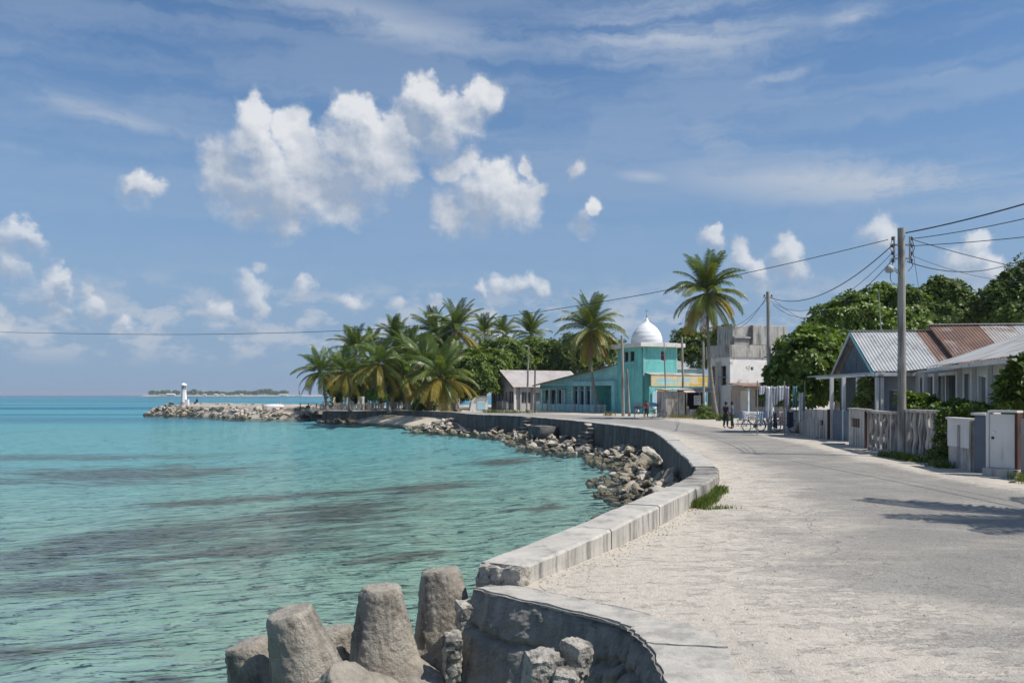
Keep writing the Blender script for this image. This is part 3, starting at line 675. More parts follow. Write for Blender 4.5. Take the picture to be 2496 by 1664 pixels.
# ---------------------------------------------------------------- loose gravel swept against the wall and over the road edge
def gravel():
    rnd = random.Random(12); mb = MB()
    base = [Vector(q).normalized() for q in ((1, 0, -.2), (-.5, .8, -.1), (-.5, -.9, -.2), (.1, .1, 1), (-.1, 0, -1), (.6, .7, .3))]
    fs = [(0, 5, 3), (5, 1, 3), (1, 2, 3), (2, 0, 3), (0, 4, 5), (5, 4, 1), (1, 4, 2), (2, 4, 0)]
    for _ in range(1500):
        if rnd.random() < .72:
            p, d, n = at_arc(rnd.uniform(.3, 13)); q = p - n * (.60 + abs(rnd.gauss(0, .22)))
        else:
            q = Vector((rnd.uniform(.5, 8), rnd.uniform(7, 17), 0)); 
            if q.x < 1.9 + (q.y - 8) * .42 - 1.2: continue
        sz = rnd.choice((.004, .005, .006, .008, .010, .015)); a = rnd.uniform(0, 6.28); R_ = Matrix.Rotation(a, 3, 'Z')
        mb.add([Vector((q.x, q.y, .006 + sz * .35)) + R_ @ Vector((v.x * sz, v.y * sz * .8, v.z * sz * .6)) for v in base], fs)
    mb.build('gravel', 'pale_stone', label='loose gravel scattered along the seawall and the near road edge', cat='gravel', kind='stuff')
gravel()
# ---------------------------------------------------------------- vegetation
leafmat('frond_green', (.065, .11, .018), (.14, .185, .032), trans=.28, rough=.38, spec=.5)
leafmat('frond_light', (.12, .155, .024), (.23, .24, .04), trans=.3, rough=.4, spec=.5)
leafmat('frond_yellow', (.21, .18, .03), (.34, .25, .045), trans=.3, rough=.5)
leafmat('frond_brown', (.20, .115, .045), (.30, .20, .09), trans=.15, rough=.7)
leafmat('leaf_bright', (.085, .15, .02), (.19, .26, .035), (.05, .09, .015), trans=.25, rough=.45, spec=.4)
leafmat('leaf_dark', (.065, .115, .018), (.135, .18, .032), (.04, .075, .015), trans=.22, rough=.5, spec=.3)
leafmat('leaf_far', (.08, .14, .018), (.175, .235, .034), (.045, .08, .014), trans=.25, rough=.5, spec=.3)
leafmat('grass', (.075, .13, .025), (.16, .19, .045), trans=.35, rough=.6)
leafmat('dry_grass', (.16, .15, .06), (.30, .26, .11), trans=.3, rough=.7)
mat('palm_bark', (.30, .27, .23), (.20, .18, .155), scale=5, bump=.8, bscale=9, bdist=.03, stretch=(1, 1, 3.5), dirt=(.10, .09, .08), dscale=3)
mat('bark', (.20, .175, .145), (.12, .105, .09), scale=4, bump=.8, bscale=12, bdist=.03)
mat('coconut_husk', (.24, .22, .06), (.17, .12, .04), scale=4, rough=.5, bump=.1)

def frond_mesh(e0, bend, L, droop, mname, seed, nl=50, wid=.066, lmax=.88):
    rnd = random.Random(seed); mb = MB(); N = 16; pts = [Vector((0, 0, 0))]; tans = []
    a = R(e0); yaw = 0; tw = rnd.uniform(-.25, .25)
    for i in range(N):
        tng = Vector((math.cos(a) * math.cos(yaw), math.cos(a) * math.sin(yaw), math.sin(a))); tans.append(tng)
        pts.append(pts[-1] + tng * (L / N)); a -= R(bend) / N * (.5 + 1.0 * i / N); yaw += tw / N
    tans.append(tans[-1])
    mb.tube(pts, [.035 * (1 - .85 * i / N) + .004 for i in range(N + 1)], 4, True)
    for sd in (-1, 1):
        for j in range(nl):
            u = .13 + .86 * (j + rnd.uniform(-.3, .3)) / nl; u = min(.995, max(.1, u)); x = u * N; i = min(int(x), N - 1)
            p = pts[i].lerp(pts[i + 1], x - i); tng = tans[i]
            side = Vector((-math.sin(yaw), math.cos(yaw), 0)) * sd
            l = lmax * (math.sin(math.pi * (.12 + .80 * u)) ** .6) * rnd.uniform(.85, 1.1)
            dr = droop * rnd.uniform(.7, 1.25)
            d0 = (side * .85 + tng * .62 + Vector((0, 0, .22 - dr * .35))).normalized()
            d1 = (side * .45 + tng * .55 + Vector((0, 0, -dr * 1.15))).normalized()
            m_ = p + d0 * l * .5; t_ = m_ + d1 * l * .55
            wv = tng.normalized() * wid * .5
            mb.add([p - wv * .6, p + wv * .6, m_ + wv, m_ - wv, t_], [(0, 1, 2, 3), (3, 2, 4)])
    return mb.mesh('frond', mname)
FR = {
    0: [frond_mesh(80, 32, 3.7, .3, 'frond_green', 1), frond_mesh(74, 45, 3.9, .35, 'frond_green', 2)],
    1: [frond_mesh(55, 62, 3.9, .5, 'frond_green', 3), frond_mesh(50, 75, 4.0, .55, 'frond_green', 4), frond_mesh(58, 55, 3.8, .5, 'frond_light', 5)],
    2: [frond_mesh(28, 82, 4.1, .8, 'frond_green', 6), frond_mesh(24, 90, 4.0, .85, 'frond_light', 7), frond_mesh(32, 85, 4.1, .8, 'frond_green', 8)],
    3: [frond_mesh(-4, 85, 4.0, 1.0, 'frond_light', 9), frond_mesh(-10, 66, 3.8, 1.0, 'frond_yellow', 10), frond_mesh(0, 80, 3.8, 1.0, 'frond_green', 11), frond_mesh(-6, 75, 3.9, 1.0, 'frond_green', 15)],
    4: [frond_mesh(-45, 42, 3.9, 1.2, 'frond_yellow', 12), frond_mesh(-58, 28, 3.5, 1.2, 'frond_brown', 13), frond_mesh(-40, 48, 4.0, 1.2, 'frond_light', 14), frond_mesh(-30, 60, 4.1, 1.2, 'frond_green', 16)]}
NUT = MB().lathe([(.0, -.14), (.08, -.11), (.12, -.02), (.10, .08), (.03, .13)], 8).mesh('coconut', 'coconut_husk', True)
def palm(label, base, crown, scale=1.0, counts=(4, 6, 7, 5, 3), seed=0, yellow=0., nuts=0, bow=.0, group='coconut palms along the shore'):
    rnd = random.Random(seed); base = Vector(base); crown = Vector(crown)
    t = thing('coconut_palm', base, label, 'palm tree', group)
    h = crown - base; pts = []
    for i in range(15):
        u = i / 14; pts.append(base + h * u + Vector((-h.x * bow * math.sin(math.pi * u), 0, 0)) + Vector((h.x * .25 * (u * u - u), h.y * .25 * (u * u - u), 0)))
    pts[0].z -= .15
    rad = [(.21 - .09 * min(1, i / 14 * 1.4) + (.10 if i == 0 else .03 if i == 1 else 0)) * (.8 + .2 * scale) for i in range(15)]
    MB().tube(pts, rad, 9).build('trunk', 'palm_bark', t, smooth=True)
    az = rnd.uniform(0, 6.28)
    for cls, n in enumerate(counts):
        for k in range(n):
            az += 2.39996 + rnd.uniform(-.25, .25)
            me = rnd.choice(FR[cls])
            if yellow and cls >= 3 and rnd.random() < yellow: me = FR[cls][1 if cls == 3 else 0]
            s = scale * rnd.uniform(.88, 1.08)
            M = Matrix.LocRotScale(crown + Vector((0, 0, rnd.uniform(-.12, .12) - .05 * cls)), Euler((rnd.gauss(0, .12), rnd.gauss(0, .08), az)), Vector((s, s, s)))
            link('frond', me, t, M)
    for k in range(nuts):
        a = rnd.uniform(0, 6.28)
        link('coconut', NUT, t, Matrix.LocRotScale(crown + Vector((math.cos(a) * .26, math.sin(a) * .26, -.28 - rnd.uniform(0, .25))), Euler((rnd.gauss(0, .3), rnd.gauss(0, .3), a)), Vector((1, 1, 1)) * rnd.uniform(.85, 1.15)))
    return t
PALMS = [('outermost palm of the grove, its fronds hanging over the water', 780, 903, 116, 796, .84, (3, 5, 7, 6, 4), .3),
         ('palm with a dark upswept head just inland of the outermost palm', 868, 855, 126, 850, .95, (5, 7, 6, 4, 2), .1),
         ('small palm head half hidden at the seaward side of the grove', 905, 842, 134, 905, .72, (4, 5, 5, 3, 1), 0.),
         ('palm with a dark star of fronds against the sky above the beach', 965, 832, 132, 962, .98, (5, 6, 6, 4, 3), .2),
         ('low yellowing palm drooping over the middle of the beach', 925, 884, 107, 948, .98, (2, 4, 6, 8, 6), .7),
         ('tall palm with a tufted head left of the highest palm in the grove', 1057, 806, 135, 1050, .95, (6, 6, 6, 4, 2), .2),
         ('highest palm in the grove, leaning, with long yellow hanging fronds', 1110, 806, 126, 1060, 1.12, (5, 6, 7, 6, 5), .5),
         ('palm head rising over the broad-leaved trees, nearest the highest palm', 1180, 810, 146, 1185, .80, (6, 6, 5, 3, 1), 0.),
         ('second palm head rising over the broad-leaved trees', 1226, 812, 149, 1228, .74, (5, 6, 5, 3, 2), 0.),
         ('palm head rising over the grey house roof', 1294, 814, 141, 1296, .92, (6, 6, 6, 4, 2), .1),
         ('broad low palm with yellow fronds sweeping down to the seawall', 1074, 918, 103, 1112, 1.12, (3, 5, 8, 9, 6), .65),
         ('palm in the heart of the grove behind the low yellowing palm', 995, 862, 119, 985, .98, (4, 6, 7, 5, 3), .3),
         ('short palm with yellow tips beside the outermost palm', 848, 906, 112, 852, .86, (2, 5, 7, 6, 4), .6),
         ('palm filling the gap left of the broad low palm', 1034, 884, 113, 1020, .98, (3, 6, 7, 6, 3), .4),
         ('short dark palm between the outermost palm and its neighbour', 822, 908, 121, 824, .80, (3, 5, 7, 5, 4), .3),
         ('dark low palm in the shade behind the beach bush', 890, 915, 121, 892, .9, (3, 5, 7, 6, 5), .3),
         ('shaded palm in the thick of the grove, low behind the beach', 960, 900, 123, 958, .95, (3, 6, 8, 6, 5), .3),
         ('palm tucked behind the broad low palm, near the dense green tree', 1100, 880, 122, 1102, .98, (3, 6, 7, 6, 5), .3),
         ('low palm with half-dry skirts right of the yellowing palm', 985, 915, 110, 990, .9, (2, 5, 7, 7, 6), .6),
         ('palm crown wedged between the two tallest palms of the grove', 1075, 848, 130, 1070, .95, (4, 6, 7, 5, 4), .2)]
for i, (lb, px, py, Y, bpx, sc, cn, ye) in enumerate(PALMS):
    palm(lb, ((bpx - CX) / F_PX * Y, Y + .3, 0), W(px, py, Y), sc * 1.2, tuple(int(c * 1.35 + .5) for c in cn), 20 + i, ye)
palm('tall palm in front of the turquoise building', (G(1456, 1004).x, 102.0, 0), W(1440, 800, 102.), 1.18, (7, 9, 10, 10, 12), 51, .15, 6, bow=-.5, group='palms standing beside the road')
palm('tallest palm standing alone beside the roadside shack', (G(1746, 1021).x, 74.7, 0), W(1724, 712, 74.7), 1.0, (10, 10, 11, 12, 14), 53, .12, 9, bow=-.35, group='palms standing beside the road')

palm('roadside palm just outside the frame whose fronds shade the road', (14.6, 12.6, 0), (14.1, 12.9, 5.4), 1.05, (4, 6, 8, 6, 3), 57, .3, group='palms standing beside the road')
def leaf_cloud(lobes, n, leaf, seed, per=7, inner=.25, wid=.46, upw=.45):
    """leaf rosettes spread through the lobes; returns vertex and face arrays"""
    rg = np.random.default_rng(seed); V = []; 
    vol = np.array([a[1] * a[2] + a[1] * a[3] for a in lobes]); cnt = (vol / vol.sum() * n).astype(int)
    for (c, rx, ry, rz), k in zip(lobes, cnt):
        d = rg.normal(size=(k, 3)); d /= np.linalg.norm(d, axis=1)[:, None]
        d[:, 2] = np.where(d[:, 2] < -.55, -d[:, 2], d[:, 2])
        # lumpy surface
        ph = rg.uniform(0, 6.28, 6)
        lump = 1 + .13 * np.sin(d[:, 0] * 6 + ph[0]) * np.sin(d[:, 2] * 7 + ph[1]) + .10 * np.sin(d[:, 1] * 9 + ph[2] + d[:, 2] * 5) + .07 * np.sin(d[:, 0] * 15 + ph[3]) * np.sin(d[:, 2] * 13 + ph[4])
        rad = np.where(rg.random(k) < inner, rg.uniform(.35, .8, k), rg.uniform(.82, 1.07, k)) * lump
        P = np.array(c)[None] + d * rad[:, None] * np.array([rx, ry, rz])[None]
        nrm = d + np.array([0, 0, upw]) + rg.normal(size=(k, 3)) * .28; nrm /= np.linalg.norm(nrm, axis=1)[:, None]
        ref = np.where(np.abs(nrm[:, 2:3]) < .9, np.array([[0, 0, 1.]]), np.array([[1., 0, 0]]))
        a = np.cross(nrm, ref); a /= np.linalg.norm(a, axis=1)[:, None]; b = np.cross(nrm, a)
        for j in range(per):
            th = 2 * np.pi * j / per + rg.uniform(-.4, .4, k); o = (a * np.cos(th)[:, None] + b * np.sin(th)[:, None])
            el = rg.uniform(.0, .8, k)[:, None]; dr = o * np.cos(el) + nrm * np.sin(el); sd = np.cross(nrm, o)
            L = leaf * rg.uniform(.7, 1.2, k)[:, None]; w = L * wid * .5
            p0 = P + dr * L * .12; mid = P + dr * L * .62 + nrm * L * .05; tip = P + dr * L - np.array([0, 0, 1.]) * L * .12
            V.append(np.stack([p0, mid + sd * w, tip, mid - sd * w], 1))
    V = np.concatenate(V).reshape(-1, 3)
    return V
def leaf_object(name, V, mname, parent=None):
    n = len(V); me = bpy.data.meshes.new(name); me.vertices.add(n); me.vertices.foreach_set('co', V.astype(np.float32).ravel())
    q = n // 4; me.loops.add(n); me.loops.foreach_set('vertex_index', np.arange(n, dtype=np.int32)); me.polygons.add(q)
    me.polygons.foreach_set('loop_start', np.arange(0, n, 4, dtype=np.int32)); me.polygons.foreach_set('loop_total', np.full(q, 4, dtype=np.int32))
    me.update(); me.validate(); me.materials.append(MATS[mname])
    o = bpy.data.objects.new(name, me); COL.objects.link(o)
    if parent: attach(o, parent)
    return o
def tree(name, label, cat, base, lobes, n, leaf, mname, seed, trunk=.22, group=None, per=7, inner=.25, wid=.46, stems=1):
    base = Vector(base); rnd = random.Random(seed)
    t = thing(name, base, label, cat, group)
    mb = MB()
    for s_ in range(stems):
        top = Vector(lobes[s_ % len(lobes)][0]); b = base + Vector((rnd.uniform(-.1, .1), rnd.uniform(-.1, .1), -.1)) * (stems > 1) ; fork = b.lerp(top, .45) + Vector((0, 0, -.1))
        pts = [b + Vector((0, 0, -.1)), b.lerp(fork, .5) + Vector((rnd.gauss(0, .08), rnd.gauss(0, .08), 0)), fork]
        mb.tube(pts, [trunk * 1.25, trunk, trunk * .8], 8)
        if stems == 1:
            for (c, rx, ry, rz) in lobes[:7]:
                c = Vector(c); m_ = fork.lerp(c, .55) + Vector((rnd.gauss(0, .15), rnd.gauss(0, .15), .1))
                mb.tube([fork, m_, c + Vector((0, 0, rz * .3))], [trunk * .6, trunk * .38, trunk * .12], 6)
    mb.build('trunk', 'bark', t, smooth=True)
    leaf_object('crown', leaf_cloud(lobes, n, leaf, seed, per, inner, wid), mname, t)
    return t
def lobes_px(L, Y, ry=1.0, dy=0.):
    """lobe outlines given as photo pixels (x, y, half width, half height) at distance Y"""
    out = []
    for q in L:
        px, py, hx, hy = q[:4]; yy = Y + (q[4] if len(q) > 4 else 0.)
        c = W(px, py, yy); rx = hx / F_PX * yy; out.append((tuple(c), rx, rx * ry, hy / F_PX * yy))
    return out
def gnd(px, Y): return ((px - CX) / F_PX * Y, Y, 0)
FT = 'broad-leaved trees behind the shore houses'
tree('broadleaf_tree', 'dense green tree on the seaward side behind the grey house', 'tree', gnd(1151, 121), lobes_px([(1150, 900, 48, 42), (1120, 935, 40, 34), (1180, 940, 38, 32), (1195, 895, 40, 40, 3), (1150, 965, 30, 22)], 121), 1500, .62, 'leaf_far', 61, group=FT)
tree('broadleaf_tree', 'rounded green tree rising straight above the grey house gable', 'tree', gnd(1225, 132), lobes_px([(1225, 868, 55, 42), (1180, 880, 40, 44), (1260, 890, 45, 45), (1225, 920, 50, 40)], 132), 1500, .62, 'leaf_far', 62, group=FT)
tree('broadleaf_tree', 'green tree above the ridge of the grey house roof', 'tree', gnd(1320, 136), lobes_px([(1310, 868, 52, 44), (1350, 880, 48, 46), (1290, 900, 40, 40), (1340, 915, 50, 36)], 136), 1400, .62, 'leaf_far', 63, group=FT)
tree('broadleaf_tree', 'darker tree behind the tall palm and the turquoise building', 'tree', gnd(1410, 132), lobes_px([(1400, 865, 50, 46), (1450, 850, 46, 52), (1480, 870, 45, 52), (1420, 905, 60, 36)], 132), 1500, .6, 'leaf_dark', 64, group=FT)
tree('broadleaf_tree', 'dark tree between the domed tower and the palm trunk', 'tree', gnd(1680, 118), lobes_px([(1668, 838, 34, 38), (1700, 850, 34, 40), (1735, 845, 34, 42), (1655, 870, 30, 30), (1720, 880, 40, 34)], 118), 1300, .5, 'leaf_dark', 65, group=FT)
tree('broadleaf_tree', 'low tree showing between the palm trunk and the concrete tank', 'tree', gnd(1765, 100), lobes_px([(1765, 830, 30, 36), (1785, 850, 26, 30)], 100), 500, .45, 'leaf_dark', 66, group=FT)
tree('shade_tree', 'glossy big-leaved shade tree overhanging the laundry and the fence', 'tree', gnd(1946, 47.2), lobes_px([(1962, 880, 70, 62), (1915, 925, 46, 50), (1995, 935, 70, 58), (1950, 960, 62, 44), (2030, 880, 55, 55, 1.5), (1985, 838, 52, 40, 1.), (2040, 950, 46, 50, 1.2), (1880, 955, 24, 22)], 47.8, .9), 2900, .36, 'leaf_bright', 71, trunk=.2, wid=.56)
BT = 'big trees behind the bungalow'
tree('background_tree', 'large tree behind the blue gable, leftmost of the big trees', 'tree', gnd(2040, 60), lobes_px([(2035, 785, 55, 42), (2085, 770, 60, 50), (2000, 810, 40, 36), (2060, 830, 80, 40)], 60), 1700, .38, 'leaf_bright', 72, group=BT)
tree('background_tree', 'large tree rising behind the wooden pole and the grey roof sheets', 'tree', gnd(2180, 62), lobes_px([(2150, 745, 55, 48), (2200, 760, 60, 52), (2120, 775, 48, 44), (2170, 800, 90, 40)], 62), 1800, .38, 'leaf_bright', 73, group=BT)
tree('background_tree', 'tallest of the big trees, with a bushy tuft above the rusty roof', 'tree', gnd(2290, 63), lobes_px([(2300, 718, 46, 34), (2285, 695, 22, 20), (2262, 735, 42, 36), (2320, 745, 60, 42), (2355, 760, 40, 42), (2280, 785, 90, 42)], 63), 2000, .38, 'leaf_dark', 74, group=BT)
tree('background_tree', 'dark tree cut off by the frame edge behind the roofs', 'tree', gnd(2460, 60), lobes_px([(2440, 745, 48, 50), (2485, 715, 55, 55), (2540, 690, 70, 70), (2420, 780, 40, 34), (2490, 770, 80, 46)], 60), 2200, .38, 'leaf_dark', 75, group=BT)
for i, (px, py, hx, hy, Y, lb) in enumerate(((850, 925, 40, 36, 127, 'green tree filling the seaward half of the grove behind the palms'), (930, 915, 46, 42, 130, 'green tree filling the middle of the grove behind the palms'), (1015, 905, 48, 48, 128, 'green tree behind the broad low palm and its neighbours'), (1085, 905, 44, 50, 127, 'green tree joining the grove to the dense tree by the grey house'))):
    tree('grove_tree', lb, 'tree', gnd(px, Y), lobes_px([(px, py, hx, hy), (px - hx * .7, py + 22, hx * .7, hy * .7), (px + hx * .7, py + 20, hx * .7, hy * .7), (px, py + 38, hx, hy * .5)], Y), 700, .55, 'leaf_far', 130 + i, group='leafy trees inside the palm grove')
US = 'understory bushes in the palm grove'
for i, (px, py, hx, hy, Y, lb) in enumerate(((835, 975, 22, 16, 121, 'dark bush at the seaward end of the grove floor'), (880, 972, 24, 18, 123, 'dark bush behind the hanging blue sheets'), (960, 968, 30, 22, 122, 'dark undergrowth bush in the middle of the grove'), (1010, 965, 30, 24, 119, 'dark undergrowth bush behind the broad low palm'), (1075, 965, 30, 26, 116, 'dark bush between the broad low palm and the purple cloth'), (1035, 985, 22, 12, 108, 'low dark bush on the seawall edge under the broad palm'))):
    tree('understory_bush', lb, 'bush', gnd(px, Y), lobes_px([(px, py, hx, hy), (px - hx * .6, py + 6, hx * .6, hy * .6), (px + hx * .6, py + 5, hx * .6, hy * .6)], Y), 260, .5, 'leaf_dark', 110 + i, trunk=.05, group=US)
FS = 'garden shrubs behind the roadside fence'
def shrub(label, L, Y, n, leaf, mname, seed, bpx, wid=.4, group=FS):
    return tree('garden_shrub', label, 'shrub', gnd(bpx, Y), lobes_px(L, Y), n, leaf, mname, seed, trunk=.03, group=group, stems=4, wid=wid, per=6)
shrub('leafy shrub just behind the pole, over the lattice panel', [(2228, 992, 28, 22), (2255, 985, 24, 18), (2205, 975, 14, 18)], 30.6, 220, .26, 'leaf_bright', 81, 2235)
shrub('shrub with pointed leaves in front of the dark porch windows', [(2310, 1006, 30, 18), (2338, 998, 26, 20), (2285, 1002, 18, 16)], 28.4, 260, .22, 'leaf_bright', 82, 2310)
shrub('low shrub behind the white panel wall', [(2378, 1002, 28, 14), (2400, 1004, 20, 11)], 25.6, 170, .2, 'leaf_bright', 83, 2382)
shrub('tall big-leaved plant leaning over the fence at the frame edge', [(2478, 965, 34, 32), (2462, 985, 24, 24), (2505, 915, 34, 40), (2470, 938, 22, 16), (2540, 960, 40, 60)], 24.3, 300, .40, 'leaf_dark', 84, 2490, .36)
shrub('small plant with yellow leaves under the porch canopy', [(2118, 950, 22, 26), (2135, 985, 16, 20), (2095, 985, 14, 14)], 39.5, 160, .3, 'frond_light', 85, 2118)
tree('wall_creeper', 'dark green creeper climbing over the end of the lattice panel', 'creeper', gnd(2300, 26.2), lobes_px([(2298, 1040, 17, 34), (2292, 1085, 17, 34), (2305, 1012, 14, 18), (2285, 1112, 28, 18), (2312, 1100, 22, 24)], 26.1, .6), 420, .12, 'leaf_dark', 86, trunk=.02, per=6)
RS = 'bushes beside the roadside shack'
shrub('dark bush in front of the shack opening', [(1722, 1003, 20, 14), (1710, 1010, 14, 10)], 77.5, 150, .24, 'leaf_dark', 87, 1720, group=RS)
shrub('pale yellow-green bush at the foot of the tallest palm', [(1716, 1020, 22, 10), (1732, 1015, 18, 10)], 74.2, 170, .22, 'grass', 88, 1722, group=RS)
shrub('small bush on the road side of the tallest palm trunk', [(1762, 1022, 12, 12), (1772, 1028, 12, 10)], 70, 120, .2, 'grass', 89, 1764, group=RS)
tree('beach_bush', 'small bright green bush under the palms above the beach', 'bush', gnd(917, 106), lobes_px([(917, 963, 17, 13), (905, 970, 10, 9), (935, 968, 9, 9)], 106), 160, .4, 'leaf_bright', 90, trunk=.05)

def grass_strip(name, pts, width, n, h, mname, label, cat='grass', seed=5):
    rg = np.random.default_rng(seed); P = np.array([(p[0], p[1]) for p in pts], float)
    seg = np.linalg.norm(np.diff(P, axis=0), axis=1); cum = np.concatenate([[0], np.cumsum(seg)])
    s = rg.uniform(0, cum[-1], n); i = np.clip(np.searchsorted(cum, s, side='right') - 1, 0, len(seg) - 1); u = ((s - cum[i]) / seg[i])[:, None]
    clump = np.sin(s * 2.1 + seed) * .5 + np.sin(s * .7 + 2 * seed) * .5; keep = rg.random(n) < (.45 + .55 * clump)
    B = P[i] * (1 - u) + P[i + 1] * u + rg.normal(size=(n, 2)) * width * .5
    B = B[keep]; n = len(B); a = rg.uniform(0, 6.28, n); hh = h * rg.uniform(.4, 1.2, n); lean = rg.uniform(.1, .7, n)[:, None]
    d = np.stack([np.cos(a), np.sin(a)], 1); w = np.stack([-np.sin(a), np.cos(a)], 1) * (.006 + h * .022)
    z = np.zeros((n, 1)) + (pts[0][2] if len(pts[0]) > 2 else 0)
    v0 = np.concatenate([B - w, z], 1); v1 = np.concatenate([B + w, z], 1)
    m1 = np.concatenate([B + w * .7 + d * hh[:, None] * lean * .4, z + hh[:, None] * .6], 1); m0 = np.concatenate([B + d * hh[:, None] * lean, z + hh[:, None]], 1)
    o = leaf_object(name, np.stack([v0, v1, m1, m0], 1).reshape(-1, 3), mname)
    return tag(o, label, cat, kind='stuff')
p1_, d1_, n1_ = at_arc(8.3)
grass_strip('grass', [(3.40, 15.95), (3.75, 16.6), (4.2, 17.8), (4.55, 18.8)], .15, 4200, .15, 'grass', 'thick green grass growing against the bend of the seawall', seed=1)
grass_strip('grass', [(3.5, 15.75), (4.15, 15.95)], .12, 500, .09, 'grass', 'low grass spreading from the seawall corner onto the road', seed=2)
grass_strip('grass', [(5.45, 24.2), (5.75, 26.3), (6.0, 28.6)], .12, 900, .09, 'grass', 'thin line of grass beside the seawall past the bend', seed=3)
grass_strip('weeds', [(12.75, 29.6), (12.8, 28.3), (12.75, 27.0), (12.55, 25.8), (12.4, 24.6)], .28, 3000, .22, 'leaf_dark', 'dark weeds along the foot of the lattice fence', seed=4)
grass_strip('weeds', [(12.6, 21.5), (12.4, 20.5), (12.3, 19.8)], .3, 500, .25, 'grass', 'bright weeds at the foot of the fence near the frame edge', seed=6)
grass_strip('grass', [(-3.0, 101), (-.5, 99.5), (2.5, 98)], .9, 1500, .45, 'grass', 'green verge in front of the grey house', seed=7)
grass_strip('grass', [(-7, 103), (-5, 102)], .7, 400, .4, 'grass', 'small grass clump on the seawall end before the grey house', seed=8)
grass_strip('dry_grass', [(9.4, 86.5), (10.2, 86.2)], .5, 500, .5, 'dry_grass', 'dry grass tuft by the tilted pole before the turquoise building', seed=9)
grass_strip('dry_grass', [(14.2, 79.0), (16.0, 77.0), (17.6, 75.0)], .7, 900, .35, 'dry_grass', 'dry grass in front of the roadside shack', seed=10)
# ---------------------------------------------------------------- buildings
mat('teal_paint', (.20, .60, .56), (.15, .50, .47), scale=1.0, bump=.2, bscale=6, dirt=(.09, .22, .22), dscale=.8, dlo=.5, dhi=.7, damt=.6, streak=True, rough=.7)
mat('teal_light', (.36, .68, .67), (.28, .58, .58), scale=1.2, bump=.15, dirt=(.14, .25, .26), dscale=1., dlo=.55, dhi=.72, damt=.6, streak=True, rough=.7)
mat('blue_column', (.52, .66, .70), (.42, .57, .62), scale=1.5, bump=.15, dirt=(.25, .30, .32), dscale=1.4, rough=.7)
mat('white_paint', (.74, .72, .68), (.64, .62, .585), scale=1.2, bump=.12, dirt=(.33, .30, .26), dscale=1.0, dlo=.54, dhi=.72, damt=.65, streak=True, rough=.7)
mat('dome_white', (.82, .82, .81), (.77, .77, .765), scale=1.0, bump=.15, bscale=5, dirt=(.52, .52, .52), dscale=1.3, dlo=.62, dhi=.75, damt=.45, rough=.55)
mat('weathered_white', (.60, .56, .505), (.45, .42, .375), scale=2.4, bump=.35, bscale=18, bdist=.012, dirt=(.17, .145, .12), dscale=1.3, dlo=.46, dhi=.64, damt=.85, streak=True, rough=.8)
mat('peeling_white', (.84, .825, .79), (.74, .725, .695), scale=1.4, bump=.3, bscale=12, dirt=(.33, .305, .28), dscale=.9, dlo=.57, dhi=.66, damt=.85, rough=.8)
mat('stained_concrete', (.50, .48, .445), (.37, .355, .33), scale=1.2, bump=.35, bscale=9, dirt=(.12, .12, .115), dscale=1.1, dlo=.45, dhi=.66, damt=.85, streak=True)
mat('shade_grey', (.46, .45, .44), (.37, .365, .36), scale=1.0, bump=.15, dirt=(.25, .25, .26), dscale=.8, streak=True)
mat('blue_grey', (.135, .165, .205), (.10, .125, .16), scale=1.5, bump=.15, rough=.6)
mat('slate_board', (.20, .215, .235), (.15, .165, .185), scale=1.4, bump=.2, dirt=(.10, .105, .11), dscale=1.2, streak=True, rough=.75)
mat('lilac_grey', (.43, .43, .455), (.36, .36, .385), scale=1.2, bump=.15, dirt=(.24, .24, .25), dscale=1., streak=True)
mat('sheet_pale', (.47, .475, .47), (.36, .365, .36), scale=.9, bump=.1, rough=.6, dirt=(.25, .19, .16), dscale=.9, dlo=.52, dhi=.72, damt=.7, metal=.0, spec=.4)
mat('sheet_rust', (.245, .155, .115), (.17, .105, .085), scale=1.3, bump=.15, rough=.85, dirt=(.40, .37, .34), dscale=1.1, dlo=.54, dhi=.7, damt=.7)
mat('sheet_mixed', (.50, .485, .46), (.37, .33, .30), scale=1.1, bump=.12, rough=.7, dirt=(.235, .15, .115), dscale=1.2, dlo=.46, dhi=.64, damt=.8)
mat('sheet_pink', (.47, .425, .405), (.39, .35, .335), scale=.5, bump=.1, rough=.8, dirt=(.30, .26, .245), dscale=.6, dlo=.5, dhi=.68, damt=.6)
mat('rust_paint', (.10, .05, .042), (.07, .038, .034), scale=2, bump=.2)
mat('cream_paint', (.66, .56, .34), (.60, .50, .30), scale=.9, bump=.15, dirt=(.42, .37, .27), dscale=.8, streak=True)
mat('yellow_paint', (.62, .42, .08), (.55, .36, .07), scale=1.4, bump=.1)
mat('sky_paint', (.36, .58, .68), (.30, .52, .62), scale=1.4, bump=.1)
mat('pink_awning', (.55, .44, .40), (.45, .36, .33), scale=1.5, bump=.2)
mat('orange_cloth', (.50, .22, .035), (.40, .17, .03), scale=1.2, bump=.2, bscale=5)
mat('interior_shade', (.035, .034, .034), (.025, .025, .026), bump=0.)  # near-black colour stands in for the shade inside openings
mat('lattice_shaded', (.40, .365, .33), (.27, .245, .22), scale=2.5, bump=.3, dirt=(.15, .13, .11), dscale=1.5, dlo=.46, dhi=.62, damt=.85, streak=True)  # shade on the bars put into the grey, with streaked dirt over it
mat('plank_grey', (.40, .385, .37), (.30, .29, .28), scale=2.5, bump=.3, bscale=12, stretch=(1, 1, .3), dirt=(.17, .16, .15), dscale=1.5, streak=True)
mat('wood_brown', (.20, .145, .10), (.14, .10, .07), scale=3, bump=.3, stretch=(1, 1, .25))
gloss('glass_dark', (.02, .024, .028), .08, .6)
gloss('metal_grey', (.34, .35, .36), .4, .5, .6)

